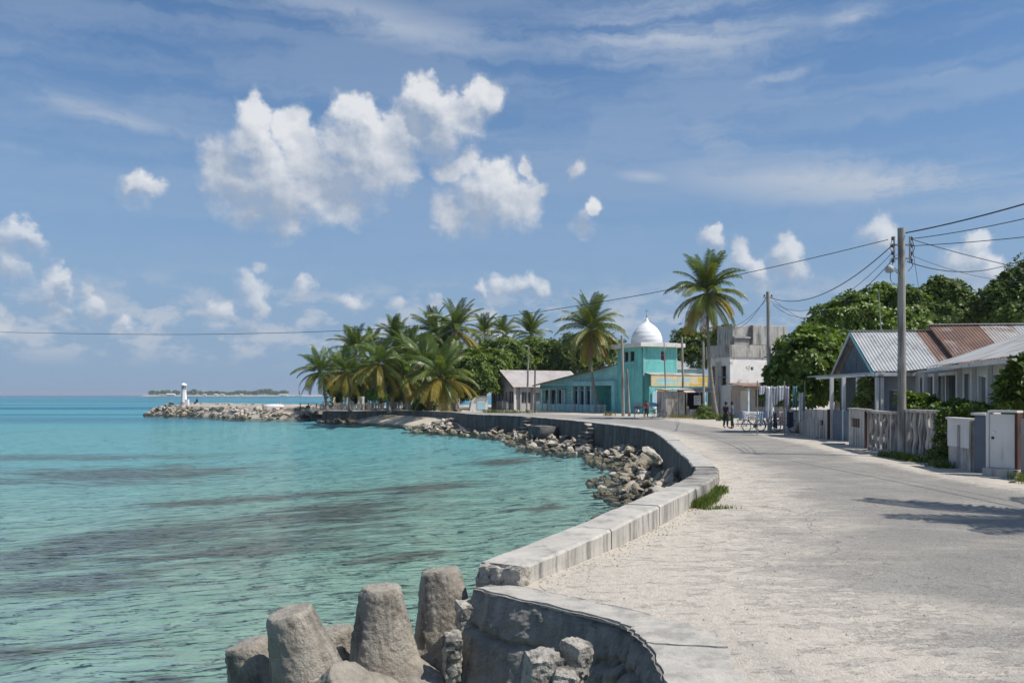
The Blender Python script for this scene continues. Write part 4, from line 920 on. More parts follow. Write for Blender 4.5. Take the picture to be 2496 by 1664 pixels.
def wall_mesh(mb, M, x0, x1, z0, z1, y0, th, holes=(), top=None):
    """wall in frame M: front plane at y0, thickness th inwards; holes are (x0, x1, z0, z1)"""
    xs = sorted({x0, x1, *[h[0] for h in holes], *[h[1] for h in holes]}); zs = sorted({z0, z1, *[h[2] for h in holes], *[h[3] for h in holes]})
    for a, b in zip(xs, xs[1:]):
        for c, d in zip(zs, zs[1:]):
            mx, mz = (a + b) / 2, (c + d) / 2
            if any(h[0] < mx < h[1] and h[2] < mz < h[3] for h in holes): continue
            mb.bx(a, b, y0, y0 + th, c, d, M)
    return mb
def window(M, x0, x1, z0, z1, y, parent, fmat='white_paint', pmat='glass_dark', fw_=.07, mull=0, name='window', proud=.03):
    mb = MB()
    for a, b, c, d in ((x0 - fw_, x1 + fw_, z1, z1 + fw_), (x0 - fw_, x1 + fw_, z0 - fw_, z0), (x0 - fw_, x0, z0, z1), (x1, x1 + fw_, z0, z1)):
        mb.bx(a, b, y - proud, y + .06, c, d, M)
    for k in range(mull):
        xm = x0 + (x1 - x0) * (k + 1) / (mull + 1); mb.bx(xm - fw_ * .4, xm + fw_ * .4, y - proud * .6, y + .05, z0, z1, M)
    o = mb.build(name, fmat, parent)
    MB().bx(x0 - .005, x1 + .005, y + .08, y + .10, z0 - .005, z1 + .005, M).build('pane', pmat, o)
    return o
def corr_sheet(parent, M, o, u, v, w, L, mname, pitch=.15, amp=.022, name='roof_sheet'):
    """corrugated sheet: corner o, unit vectors u across and v up the slope (frame M)"""
    o, u, v = Vector(o), Vector(u).normalized(), Vector(v).normalized(); nrm = u.cross(v).normalized()
    if nrm.z < -.01: nrm = -nrm
    n = max(4, int(round(w / pitch * 6))); vs = []
    for i in range(n + 1):
        x = w * i / n; h = amp * math.cos(2 * math.pi * x / pitch)
        for y in (0, L): vs.append(M @ (o + u * x + v * y + nrm * h))
    for i in range(n + 1):
        x = w * i / n; h = amp * math.cos(2 * math.pi * x / pitch) - .006
        for y in (0, L): vs.append(M @ (o + u * x + v * y + nrm * h))
    k = 2 * (n + 1); fs = []
    for i in range(n):
        a = 2 * i; fs.append((a, a + 2, a + 3, a + 1)); fs.append((k + a, k + a + 1, k + a + 3, k + a + 2))
        fs.append((a, k + a, k + a + 2, a + 2)); fs.append((a + 1, a + 3, k + a + 3, k + a + 1))
    fs += [(0, 1, k + 1, k), (2 * n, k + 2 * n, k + 2 * n + 1, 2 * n + 1)]
    return MB().add(vs, fs).build(name, mname, parent, smooth=False)
def I4(): return Matrix.Identity(4)

# ---- bungalow on the right ------------------------------------------------
HB = frame((16.5, 38.9, 0), (.9934, -.1146, 0))
bung = thing('bungalow', (18, 36, 0), 'long white bungalow with patchwork corrugated roofs behind the fence', 'house')
EZ, RZ, RY = 3.3, 5.17, 3.48
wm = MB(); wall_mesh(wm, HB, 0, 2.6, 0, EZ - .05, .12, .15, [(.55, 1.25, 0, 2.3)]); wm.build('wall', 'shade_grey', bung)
MB().bx(.56, 1.24, .2, .24, 0, 2.29, HB).build('door', 'slate_board', bung)
gm = MB()
gm.prism([HB @ Vector((.1, .12, 0)), HB @ Vector((.1, 6.85, 0)), HB @ Vector((.1, 6.85, EZ)), HB @ Vector((.1, RY, RZ - .12)), HB @ Vector((.1, .12, EZ))], HB.to_3x3() @ Vector((.14, 0, 0)))
gm.build('gable_wall', 'slate_board', bung)
for k in range(14):                                  # boards of the gable
    y0 = .35 + k * .46; zt = EZ + (RZ - EZ) * (1 - abs(y0 + .2 - RY) / RY) - .22
    if zt > EZ - .1: MB().bx(.065, .097, y0, y0 + .43, EZ - .25, zt, HB).build('gable_board', 'slate_board', bung)
sl = math.hypot(RY + .35, (RZ - EZ) * (RY + .35) / RY); vs_ = Vector((0, RY, RZ - EZ)).normalized()
for k in range(5):
    corr_sheet(bung, HB, (-.28 + k * .76, -.35, EZ - (RZ - EZ) * .35 / RY + .05 + .006 * (k % 2)), (1, 0, 0), vs_, .78, sl, 'sheet_pale' if k < 4 else 'sheet_rust')
for k in range(9):
    corr_sheet(bung, HB, (3.42 + k * .76, -.35, EZ - (RZ - EZ) * .35 / RY + .31 + .006 * (k % 2)), (1, 0, 0), vs_, .78, sl + .05, ('sheet_rust', 'sheet_rust', 'sheet_rust', 'sheet_mixed', 'sheet_mixed', 'sheet_pale', 'sheet_mixed', 'sheet_pale', 'sheet_pale')[k])
vb_ = Vector((0, -RY, RZ - EZ)).normalized()
corr_sheet(bung, HB, (-.28, 2 * RY + .35, EZ - (RZ - EZ) * .35 / RY + .04), (1, 0, 0), vb_, 3.7, sl, 'sheet_mixed')
corr_sheet(bung, HB, (3.42, 2 * RY + .35, EZ - (RZ - EZ) * .35 / RY + .30), (1, 0, 0), vb_, 6.9, sl, 'sheet_mixed')
MB().bx(-.3, 3.4, RY - .14, RY + .14, RZ + .05, RZ + .085, HB).build('ridge_cap', 'sheet_pale', bung)
MB().bx(3.4, 10.3, RY - .16, RY + .16, RZ + .33, RZ + .365, HB).build('ridge_cap', 'white_paint', bung)
for sgn in (1, -1):                                  # barge boards
    a = Vector((-.31, RY - sgn * (RY + .38), EZ - (RZ - EZ) * .38 / RY - .02)); b = Vector((-.31, RY, RZ + .02))
    MB().prism([HB @ a, HB @ b, HB @ (b + Vector((0, 0, -.16))), HB @ (a + Vector((0, 0, -.16)))], HB.to_3x3() @ Vector((.05, 0, 0))).build('barge_board', 'teal_light' if sgn > 0 else 'white_paint', bung)
MB().bx(-.2, 2.9, -.38, -.33, EZ - .36, EZ - .2, HB).build('fascia', 'white_paint', bung)
MB().bx(.0, .16, -.62, -.36, EZ - .30, EZ - .18, HB).build('gutter_end', 'white_paint', bung)
mast0 = HB @ Vector((1.2, RY, RZ)); MB().tube([mast0, mast0 + Vector((-.05, 0, .8)), mast0 + Vector((-.12, 0, 2.0))], [.03, .025, .015], 6).build('antenna_mast', 'metal_grey', bung)
HF = frame((18.2, 39.0, 0), (-.218, -.976, 0)); FT_ = 3.18
hol = [(1.15, 2.2, .75, 2.86), (2.45, 3.9, .75, 2.86), (4.15, 5.15, .75, 2.86), (5.3, 6.85, .75, 2.86), (7.75, 8.7, .6, 2.86), (9.42, 10.6, 0, 2.75), (11.0, 12.25, .6, 2.75)]
wm = MB(); wall_mesh(wm, HF, .2, 15.2, 0, FT_, 0, .16, hol); wm.build('wall', 'white_paint', bung)
for i, h in enumerate(hol[:5]): window(HF, *h, .02, bung, 'white_paint', 'glass_dark', .05, 0 if i % 2 else 1)
MB().bx(9.45, 10.57, .08, .12, 0, 2.72, HF).build('door', 'slate_board', bung)
o = window(HF, *hol[6], .02, bung, 'white_paint', 'interior_shade', .06, 1)
for k in range(2):
    for j in range(9): MB().box(Vector((11.3 + k * .62, .06, .78 + j * .215)), (.56, .02, .2), Matrix.Rotation(.45, 3, 'X'), HF).build('louvre_slat', 'sky_paint', bung)
for x in (2.32, 4.02, 7.3, 9.05, 10.8): MB().bx(x - .11, x + .11, -.16, -.004, 0, FT_ - .1, HF).build('column', 'white_paint', bung, bevel=.01)
u3 = Vector((1, 0, 0)); v3 = Vector((0, 1, .36)).normalized()
for k in range(12):
    corr_sheet(bung, HF, (5.4 + k * .82, -.75, FT_ + .02 + .008 * (k % 2)), u3, v3, .85, 5.6, 'sheet_pale' if k % 5 else 'sheet_mixed', .11, .016)
MB().bx(5.4, 15.2, -.72, -.66, FT_ - .16, FT_ - .03, HF).build('fascia', 'white_paint', bung)
MB().bx(4.6, 8.0, -.95, -.3, FT_ - .22, FT_ - .19, HF).build('loose_sheet', 'sheet_pale', bung)
MB().bx(.3, 5.3, -.5, -.1, FT_ - .04, FT_ - .005, HF).build('eave_board', 'plank_grey', bung)
# porch canopy
cz = 2.98
MB().prism([(14.95, 42.7, cz), (16.45, 38.55, cz + .1), (17.3, 39.2, cz + .14), (17.2, 45, cz + .1), (15.4, 45, cz + .02)], (0, 0, .06)).build('porch_canopy', 'sheet_pale', bung)
MB().prism([(15.02, 42.6, cz - .12), (16.45, 38.62, cz - .02), (16.52, 38.64, cz - .02), (15.09, 42.62, cz - .12)], (0, 0, .11)).build('porch_beam', 'white_paint', bung)
for x, y, z0 in ((15.12, 40.75, 0.), (15.48, 40.2, 0.), (15.98, 39.8, 0.), (16.42, 38.75, 0.), (16.62, 38.72, 0.)):
    MB().bx(x - .075, x + .075, y - .075, y + .075, z0, cz - .08).build('porch_post', 'white_paint', bung, bevel=.008)

# ---- two-storey white building -------------------------------------------------
HW = frame((20.0, 79, 0), (.930, .366, 0)) @ Matrix.Scale(1.16, 4)
wb = thing('town_building', (22, 80, 0), 'two-storey peeling white building with a stained concrete tank on its roof', 'building')
mb = MB(); wall_mesh(mb, HW, 0, 6.2, 2.6, 4.88, 0, .2, [(2.0, 2.22, 3.78, 4.05)]); mb.build('wall', 'peeling_white', wb)
MB().bx(2.02, 2.2, .12, .14, 3.78, 4.05, HW).build('vent', 'interior_shade', wb)  # near-black sheet, painted as the darkness behind the hole
HWL = frame(HW @ Vector((0, 3.1, 0)), HW.to_3x3() @ Vector((0, -1, 0))) @ Matrix.Scale(1.16, 4)
mb = MB(); wall_mesh(mb, HWL, 0, 3.08, 0, 4.88, .02, .2, [(.35, 1.45, 2.62, 4.1), (1.95, 2.5, 2.62, 4.1)]); mb.build('wall', 'white_paint', wb)
for h in ((.35, 1.45, 2.62, 4.1), (1.95, 2.5, 2.62, 4.1)): window(HWL, *h, .05, wb, 'plank_grey', 'glass_dark', .06, 1 if h[0] < 1 else 0)
MB().bx(.2, 2.7, -.05, -.01, 3.2, 3.25, HWL).build('balcony_rail', 'metal_grey', wb)
MB().bx(1.6, 1.8, -.35, -.15, 0, 4.5, HWL).build('column', 'weathered_white', wb)
MB().bx(-.12, 6.3, -.09, -.005, 4.82, 5.78, HW).build('parapet', 'stained_concrete', wb)
MB().bx(-.1, 3.15, -.09, -.01, 4.82, 5.80, HWL).build('parapet', 'stained_concrete', wb)
MB().bx(.05, 6.2, .2, 3.05, 5.2, 5.3, HW).build('flat_roof', 'stained_concrete', wb)
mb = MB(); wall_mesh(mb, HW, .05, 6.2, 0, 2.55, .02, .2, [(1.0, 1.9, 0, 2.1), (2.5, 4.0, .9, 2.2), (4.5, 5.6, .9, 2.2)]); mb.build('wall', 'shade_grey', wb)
MB().bx(1.02, 1.88, .1, .14, 0, 2.08, HW).build('door', 'white_paint', wb)
for h in ((2.5, 4.0, .9, 2.2), (4.5, 5.6, .9, 2.2)): window(HW, *h, .03, wb, 'wood_brown', 'glass_dark', .06, 1)
mb = MB(); mb.prism([HW @ Vector((-.4, -2.3, 2.42)), HW @ Vector((6.4, -2.3, 2.42)), HW @ Vector((6.4, -.02, 2.72)), HW @ Vector((-.4, -.02, 2.72))], (0, 0, .06)); mb.build('verandah_roof', 'sheet_rust', wb)
MB().bx(-.4, 6.4, -2.36, -2.3, 2.34, 2.48, HW).build('fascia', 'rust_paint', wb)
for x in (.1, 2.4, 4.7, 6.2): MB().bx(x - .06, x + .06, -2.25, -2.13, 0, 2.42, HW).build('verandah_post', 'blue_column', wb)
tk = Matrix.Translation((22.9, 82, 0)) @ Matrix.Rotation(R(20), 4, 'Z') @ Matrix.Scale(1.14, 4) @ Matrix.Translation((-1.1, 0, 0))
MB().bx(1.1, 4.6, .0, 2.6, 6.0, 7.68, tk).build('roof_tank', 'stained_concrete', wb, bevel=.06)
MB().bx(-.65, 1.09, .35, 2.6, 5.95, 7.62, tk).build('roof_tank', 'stained_concrete', wb, bevel=.05)
MB().bx(-.6, 1.0, .06, .34, 6.55, 6.68, tk).build('tank_ledge', 'stained_concrete', wb)
MB().bx(-.55, .95, .20, .34, 6.0, 6.5, tk).build('tank_panel', 'plank_grey', wb)

# ---- domed turquoise building ---------------------------------------------------
TH = 25.0
MQ = frame((14.63, 96.0, 0), (math.cos(R(TH)), math.sin(R(TH)), 0))
MT = frame(MQ @ Vector((0, 5.4, 0)), MQ.to_3x3() @ Vector((0, -1, 0)))
mq = thing('domed_building', MQ @ Vector((2, 2, 0)), 'turquoise prayer house with a square tower under a white dome', 'building')
RW = [(2.35, 3.0, 6.0, 6.95)]
mb = MB(); wall_mesh(mb, MQ, 0, 4.55, 0, 7.45, 0, .2, RW); mb.build('tower_wall', 'teal_paint', mq)
window(MQ, *RW[0], .03, mq, 'white_paint', 'glass_dark', .09)
LW = [(1.55, 2.35, 5.95, 7.0), (2.75, 3.55, 5.95, 7.0)]
mb = MB(); wall_mesh(mb, MT, 0, 5.4, 0, 7.45, 0, .2, LW); mb.build('tower_wall', 'teal_paint', mq)
for h in LW: window(MT, *h, .03, mq, 'white_paint', 'glass_dark', .08)
MB().bx(1.3, 3.8, -.10, -.005, 5.66, 5.78, MT).build('window_sill', 'teal_light', mq)
for z in (6.55, 5.7, 4.9):
    MB().bx(0, 4.5, -.012, -.002, z, z + .02, MQ).build('board_joint', 'teal_light', mq)
for x in (.0, 4.42): MB().bx(x, x + .13, -.05, -.004, 4.2, 7.45, MQ).build('corner_board', 'teal_light', mq)
MB().bx(-.75, 5.25, -.65, 6.1, 7.46, 7.90, MQ).build('roof_slab', 'white_paint', mq, bevel=.03)
MB().bx(-.1, 4.65, -.06, 5.5, 7.90, 7.98, MQ).build('dome_base', 'stained_concrete', mq)
dc = MQ @ Vector((2.27, 2.7, 7.98)); rd = 1.78
prof = [(rd * 1.0, 0), (rd * 1.01, .35), (rd * .97, .8), (rd * .86, 1.3), (rd * .66, 1.8), (rd * .42, 2.18), (rd * .22, 2.42), (rd * .13, 2.62), (rd * .085, 2.85), (.03, 3.02)]
pr = []
for (r0, z0), (r1, z1) in zip(prof, prof[1:]):
    for k in range(4): pr.append((r0 + (r1 - r0) * k / 4, z0 + (z1 - z0) * k / 4))
pr.append(prof[-1]); dm = MB().lathe(pr, 40, dc); d_ob = dm.build('dome', 'dome_white', mq, smooth=True)
for z_ in (.36, .82, 1.32):
    r_ = np.interp(z_, [q[1] for q in prof], [q[0] for q in prof]); MB().tube([dc + Vector((math.cos(a) * (r_ + .004), math.sin(a) * (r_ + .004), z_)) for a in np.linspace(0, 2 * math.pi, 41)[:-1]], .018, 5, closed=True).build('dome_band', 'white_paint', d_ob)
fin = MB().tube([dc + Vector((0, 0, 2.95)), dc + Vector((0, 0, 3.9))], [.035, .02], 6)
fin.lathe([(.0, -.12), (.10, -.06), (.12, 0), (.10, .06), (.0, .12)], 8, dc + Vector((0, 0, 3.18))); fin.lathe([(.0, -.08), (.07, 0), (.0, .08)], 8, dc + Vector((0, 0, 3.45)))
fin.build('finial', 'metal_grey', mq)
MB().tube([dc + Vector((.13 * math.cos(a), 0, 3.82 + .13 * math.sin(a))) for a in np.linspace(R(125), R(415), 12)], [.012 + .022 * math.sin(math.pi * k / 11) for k in range(12)], 5).build('crescent', 'metal_grey', mq)
# low block in front of and beside the tower
mb = MB(); wall_mesh(mb, MQ, 4.6, 8.3, 0, 5.0, .3, .2, []); mb.build('wall', 'teal_light', mq)
MB().prism([MQ @ Vector((4.6, .1, 5.0)), MQ @ Vector((8.4, .1, 5.0)), MQ @ Vector((8.4, 5, 5.6)), MQ @ Vector((4.6, 5, 5.6))], (0, 0, .05)).build('side_roof', 'sheet_mixed', mq)
MB().prism([MQ @ Vector((5.2, 2.0, 5.3)), MQ @ Vector((7.6, 2.2, 5.3)), MQ @ Vector((7.2, 2.2, 5.9)), MQ @ Vector((5.0, 2.0, 6.3))], (0, .08, 0)).build('loose_sheet', 'sheet_pale', mq)
mb = MB(); wall_mesh(mb, MQ, .25, 8.3, 3.05, 4.3, -1.2, .15, []); mb.build('shop_fascia', 'cream_paint', mq)
for (x0, x1, z0, z1, mm) in ((5.4, 7.9, 3.1, 3.35, 'yellow_paint'), (.8, 5.6, 3.62, 3.86, 'sky_paint'), (.8, 3.6, 3.28, 3.55, 'teal_light'), (6.6, 8.2, 3.5, 4.1, 'yellow_paint')):
    n_ = 14; pl = [MQ @ Vector((x0 + (x1 - x0) * k / n_, -1.206, z0 + .07 * math.sin(k * .9 + x0))) for k in range(n_ + 1)] + [MQ @ Vector((x0 + (x1 - x0) * k / n_, -1.206, z1 + .08 * math.sin(k * .7 + x1))) for k in range(n_, -1, -1)]
    MB().prism(pl, MQ.to_3x3() @ Vector((0, .004, 0))).build('painted_band', mm, mq)
MB().prism([MQ @ Vector((.2, -1.25, 4.3)), MQ @ Vector((8.35, -1.25, 4.3)), MQ @ Vector((8.35, .3, 4.55)), MQ @ Vector((.2, -.02, 4.55))], (0, 0, .05)).build('shop_roof', 'sheet_mixed', mq)
mb = MB(); wall_mesh(mb, MQ, .05, 8.3, 0, 3.04, -1.15, .15, [(1.1, 2.2, 0, 2.3), (2.6, 7.9, .7, 2.5)]); mb.build('wall', 'teal_paint', mq)
MB().bx(.2, 8.2, .02, .06, 0, 3.0, MQ).build('shop_back', 'interior_shade', mq)  # near-black sheet painted as the shaded shop interior
mb = MB()
for k in range(10): mb.bx(1.0 + k * .14, 1.14 + k * .14, -1.42 - .05 * (k % 2), -1.40 - .05 * (k % 2), 1.35, 2.75, MQ)
mb.build('door_curtain', 'orange_cloth', mq)
MB().bx(.75, .98, -1.35, -1.2, .0, 2.6, MQ).build('pillar', 'white_paint', mq)
MB().bx(.3, .72, -1.35, -1.28, .5, 2.5, MQ).build('shutter', 'sky_paint', mq)
# long low wing
MW = frame((3.68, 113.27, 0), (.574, -.819, 0)) @ Matrix.Diagonal((.7475, 1, 1, 1))
def rz_(s_): return 3.5 + (5.5 - 3.5) * s_ / 18.6
wing_h = [(1.55, 2.75, .7, 2.7), (3.35, 4.75, .7, 2.7), (5.35, 6.25, .7, 2.7), (9.65, 10.75, .9, 2.6), (11.25, 12.4, .9, 2.6), (12.85, 13.95, .9, 2.6), (9.65, 10.75, 2.72, 3.1), (11.25, 12.4, 2.72, 3.1), (12.85, 13.95, 2.72, 3.1)]
mb = MB(); wall_mesh(mb, MW, 0, 14.9, 0, 3.35, 0, .2, wing_h); mb.build('wall', 'teal_paint', mq)
for h in wing_h[:6]: window(MW, *h, .03, mq, 'teal_light', 'glass_dark', .07)
for h in wing_h[6:]: window(MW, *h, .03, mq, 'teal_light', 'wood_brown', .05)
MB().prism([MW @ Vector((0, .03, 3.36)), MW @ Vector((20.1, .03, 3.36)), MW @ Vector((20.1, .03, rz_(20.1) - .06)), MW @ Vector((0, .03, rz_(0) - .06))], MW.to_3x3() @ Vector((0, .15, 0))).build('gable_wall', 'teal_light', mq)
for k in range(24):
    s0 = -1.2 + k * .84; sd_ = Vector((.84, 0, rz_(.84) - rz_(0)))
    o_ = Vector((s0, -.55, rz_(s0) - .02)); corr_sheet(mq, MW, o_, (0, 1, .16), sd_, 7.0, sd_.length + .04, ('sheet_rust', 'sheet_rust', 'sheet_mixed', 'sheet_rust')[k % 4] if k > 5 else ('sheet_pale', 'sheet_mixed')[k % 2], .35, .03)
MB().prism([MW @ Vector((-1.2, -.58, rz_(-1.2) - .18)), MW @ Vector((19.0, -.58, rz_(19) - .18)), MW @ Vector((19.0, -.58, rz_(19) - .01)), MW @ Vector((-1.2, -.58, rz_(-1.2) - .01))], MW.to_3x3() @ Vector((0, .04, 0))).build('barge_board', 'wood_brown', mq)
for x in (.9, 3.05, 5.05, 6.6, 7.2): MB().bx(x - .17, x + .17, -.25, -.005, 0, 2.8, MW).build('column', 'blue_column', mq)
MB().bx(-.6, 7.2, -.9, -.02, 2.82, 2.90, MW).build('lean_to_roof', 'sheet_mixed', mq); MB().bx(5.0, 9.2, -1.1, -.3, 2.95, 3.0, MW).build('lean_to_roof', 'sheet_pale', mq)
for x in (9.4, 11.0, 12.62, 14.2): MB().bx(x - .16, x + .16, -.3, -.005, .0, 3.2, MW).build('column', 'blue_column', mq)
MB().bx(9.1, 20.2, -.55, -.05, 3.2, 3.62, MW).build('portico_beam', 'teal_light', mq); MB().bx(9.0, 20.3, -.62, -.02, 3.62, 3.72, MW).build('portico_cornice', 'blue_column', mq)
mb = MB(); wall_mesh(mb, MW, 14.9, 20.2, 0, 3.3, 2.2, .15, [(15.6, 16.3, .9, 2.5), (17.5, 18.4, .9, 2.5)]); mb.build('wall', 'teal_paint', mq)
for h in ((15.6, 16.3, .9, 2.5), (17.5, 18.4, .9, 2.5)): window(MW, *h, 2.22, mq, 'teal_light', 'glass_dark', .08)
MB().bx(14.75, 14.9, .2, 2.2, 0, 3.3, MW).build('wall', 'teal_paint', mq); MB().bx(14.9, 20.2, -.02, 2.2, 3.2, 3.26, MW).build('portico_ceiling', 'teal_paint', mq)
MB().bx(19.55, 20.2, -.5, -.02, 0, 3.2, MW).build('column', 'teal_light', mq)
# painted leaf mural between the columns
mur = MB()
for k in range(16):
    x = 7.65 + (k % 4) * .32; z = .95 + (k // 4) * .42; a = .7 * (-1) ** k
    mur.add([MW @ Vector((x + math.cos(a) * .0, -.006, z)), MW @ Vector((x + .14, -.006, z + .06 + .1 * (a > 0))), MW @ Vector((x + .24, -.006, z + .3)), MW @ Vector((x + .04, -.006, z + .2))], [(0, 1, 2, 3)])
mur.build('leaf_mural', 'white_paint', mq)
# low picket railing of the wing
rl = thing('picket_railing', MW @ Vector((8, -1.5, 0)), 'low turquoise picket railing in front of the turquoise wing', 'railing')
for k in range(70):
    x = .9 + k * .27; h = .95 + .05 * random.random()
    if 13.9 < x < 14.3: continue
    MB().box(Vector((x, -1.5, h / 2)), (.17, .03, h), random.uniform(-.05, .05), MW).build('picket', random.choice(('teal_light', 'blue_column', 'teal_light', 'plank_grey')), rl)
MB().bx(.8, 19.8, -1.47, -1.44, .75, .83, MW).build('rail', 'teal_light', rl)
MB().bx(-.8, 19.8, -1.95, -1.35, -.05, .10, MW).build('plinth', 'stained_concrete', rl)

# ---- grey gabled house -------------------------------------------------------
HG = frame((.34, 118.6, 0), (.876, .482, 0)) @ Matrix.Scale(1.07, 4)
gh = thing('grey_house', HG @ Vector((4, 3, 0)), 'grey weatherboard house with a pale pinkish roof beyond the seawall', 'house')
ez, rz, ry = 3.15, 5.2, 3.42
mb = MB(); mb.prism([HG @ Vector(q) for q in ((.1, .1, 2.8), (.1, 6.75, 2.8), (.1, 6.75, ez), (.1, ry, rz - .1), (.1, .1, ez))], HG.to_3x3() @ Vector((.12, 0, 0))); mb.build('gable_wall', 'lilac_grey', gh)
HGL = frame(HG @ Vector((0, 6.85, 0)), HG.to_3x3() @ Vector((0, -1, 0))) @ Matrix.Scale(1.07, 4)
mb = MB(); wall_mesh(mb, HGL, .1, 6.75, 0, 2.8, .15, .15, [(.7, 1.5, .9, 2.3), (2.3, 3.6, .9, 2.5), (3.9, 4.6, 0, 2.4), (5.2, 6.2, .9, 2.4)]); mb.build('wall', 'lilac_grey', gh)
for h in ((.7, 1.5, .9, 2.3), (2.3, 3.6, .9, 2.5), (5.2, 6.2, .9, 2.4)): window(HGL, *h, .18, gh, 'lilac_grey', 'glass_dark', .06, 1)
MB().bx(3.92, 4.58, .25, .3, 0, 2.38, HGL).build('door', 'slate_board', gh)
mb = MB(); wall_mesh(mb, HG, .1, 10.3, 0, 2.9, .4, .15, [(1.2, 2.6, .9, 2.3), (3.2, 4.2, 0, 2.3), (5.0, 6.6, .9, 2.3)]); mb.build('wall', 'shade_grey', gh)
for h in ((1.2, 2.6, .9, 2.3), (5.0, 6.6, .9, 2.3)): window(HG, *h, .43, gh, 'lilac_grey', 'glass_dark', .06, 2)
MB().bx(3.22, 4.18, .5, .54, 0, 2.28, HG).build('door', 'slate_board', gh)
for x in (.12, 1.0, 2.9, 4.6, 7.0): MB().bx(x - .1, x + .1, .08, .28, 0, 2.95, HG).build('porch_post', 'white_paint' if x < .5 else 'plank_grey', gh)
sl_ = math.hypot(ry + .4, (rz - ez) * (ry + .4) / ry); vv = Vector((0, ry, rz - ez)).normalized(); vw = Vector((0, -ry, rz - ez)).normalized()
for k in range(12):
    corr_sheet(gh, HG, (-.4 + k * .93, -.4, ez - (rz - ez) * .4 / ry + .05 + .006 * (k % 2)), (1, 0, 0), vv, .95, sl_, 'sheet_pink', .19, .014)
corr_sheet(gh, HG, (-.4, 2 * ry + .4, ez - (rz - ez) * .4 / ry + .05), (1, 0, 0), vw, 11.1, sl_, 'sheet_pink', .38, .014)
for sgn in (1, -1):
    a = Vector((-.43, ry - sgn * (ry + .42), ez - (rz - ez) * .42 / ry - .02)); b = Vector((-.43, ry, rz + .02))
    MB().prism([HG @ a, HG @ b, HG @ (b + Vector((0, 0, -.2))), HG @ (a + Vector((0, 0, -.2)))], HG.to_3x3() @ Vector((.06, 0, 0))).build('barge_board', 'wood_brown', gh)
for k in range(11):
    MB().bx(-.75, -.72, .3 + k * .30, .5 + k * .30, 0, 1.0 + .1 * (k % 3), HG).build('fence_slat', random.choice(('white_paint', 'plank_grey', 'lilac_grey')), gh)

# ---- roadside shack and stall --------------------------------------------------
SK = frame((G(1623, 1017).x, 80.2, 0), (.978, .21, 0))
sh = thing('roadside_shack', SK @ Vector((1, 1, 0)), 'whitewashed corrugated shack with a flat roof under the tallest palm', 'shack')
for k in range(3): corr_sheet(sh, SK, (.0 + k * .64, .0, 0), (1, 0, 0), (0, 0, 1), .6, 2.45, 'weathered_white', .12, .018, 'wall_sheet')
for x in (.62, 1.26): MB().bx(x - .02, x + .02, .03, .08, .8 if x > 1 else 0, 2.4, SK).build('gap_strip', 'interior_shade', sh)  # dark strips painted as shade behind the sheet gaps
mb = MB(); wall_mesh(mb, SK, 0, 1.9, 0, 2.4, 2.2, .08, []); mb.bx(0, .08, .06, 2.2, 0, 2.4, SK); mb.bx(1.84, 1.92, .06, 2.2, 0, 2.4, SK); mb.build('wall', 'weathered_white', sh)
MB().prism([SK @ Vector((-.1, -.25, 2.5)), SK @ Vector((4.9, -.35, 2.62)), SK @ Vector((4.9, 2.4, 2.75)), SK @ Vector((-.1, 2.4, 2.6))], (0, 0, .09)).build('flat_roof', 'stained_concrete', sh)
MB().prism([SK @ Vector((1.6, -.75, 2.30)), SK @ Vector((4.9, -.8, 2.34)), SK @ Vector((4.9, -.2, 2.6)), SK @ Vector((1.6, -.2, 2.5))], (0, 0, .03)).build('awning', 'pink_awning' if 'pink_awning' in MATS else 'weathered_white', sh)
MB().bx(2.0, 4.8, 2.0, 2.05, 0, 2.6, SK).build('stall_back', 'interior_shade', sh)  # near-black sheet painted as the shaded depth of the stall
for x in (2.05, 3.35, 4.75): MB().bx(x - .05, x + .05, -.1, 0, 0, 2.5, SK).build('stall_post', 'weathered_white', sh)
MB().bx(2.1, 3.0, -.35, .4, 0, .75, SK).build('counter', 'stained_concrete', sh, bevel=.03)
MB().bx(2.0, 2.2, -.25, -.05, .78, 1.05, SK).build('box', 'cream_paint', sh)
nb = thing('notice_board', SK @ Vector((2.8, -.2, 0)), 'white notice board with dark lines hung in the stall opening', 'notice board')
MB().bx(2.72, 3.42, -.22, -.18, 1.15, 2.05, SK).build('board', 'white_paint', nb)
for j in range(7): MB().bx(2.8, 2.98 + .35 * random.random(), -.226, -.221, 1.25 + j * .11, 1.29 + j * .11, SK).build('text_line', 'slate_board', nb)

# ---- small hut by the beach -----------------------------------------------------
SHB = frame((G(1156, 999).x - .3, 113, 0), (.98, .2, 0))
ht = thing('beach_hut', SHB @ Vector((1, 0, 0)), 'small white hut with a pale blue board beside the grey house', 'hut')
MB().prism([SHB @ Vector(q) for q in ((0, 0, 0), (2.4, 0, 0), (2.3, 0, 1.8), (.9, 0, 1.85), (.25, 0, 1.2))], SHB.to_3x3() @ Vector((0, 1.5, 0))).build('body', 'white_paint', ht)
MB().bx(.95, 2.05, -.06, -.01, .15, 1.05, SHB).build('blue_board', 'sky_paint', ht); MB().bx(.95, 2.0, -.07, -.01, 1.08, 1.75, SHB).build('white_board', 'dome_white', ht)
MB().bx(.9, 2.6, -.3, 1.6, 1.87, 1.92, SHB).build('roof', 'sheet_pale', ht)

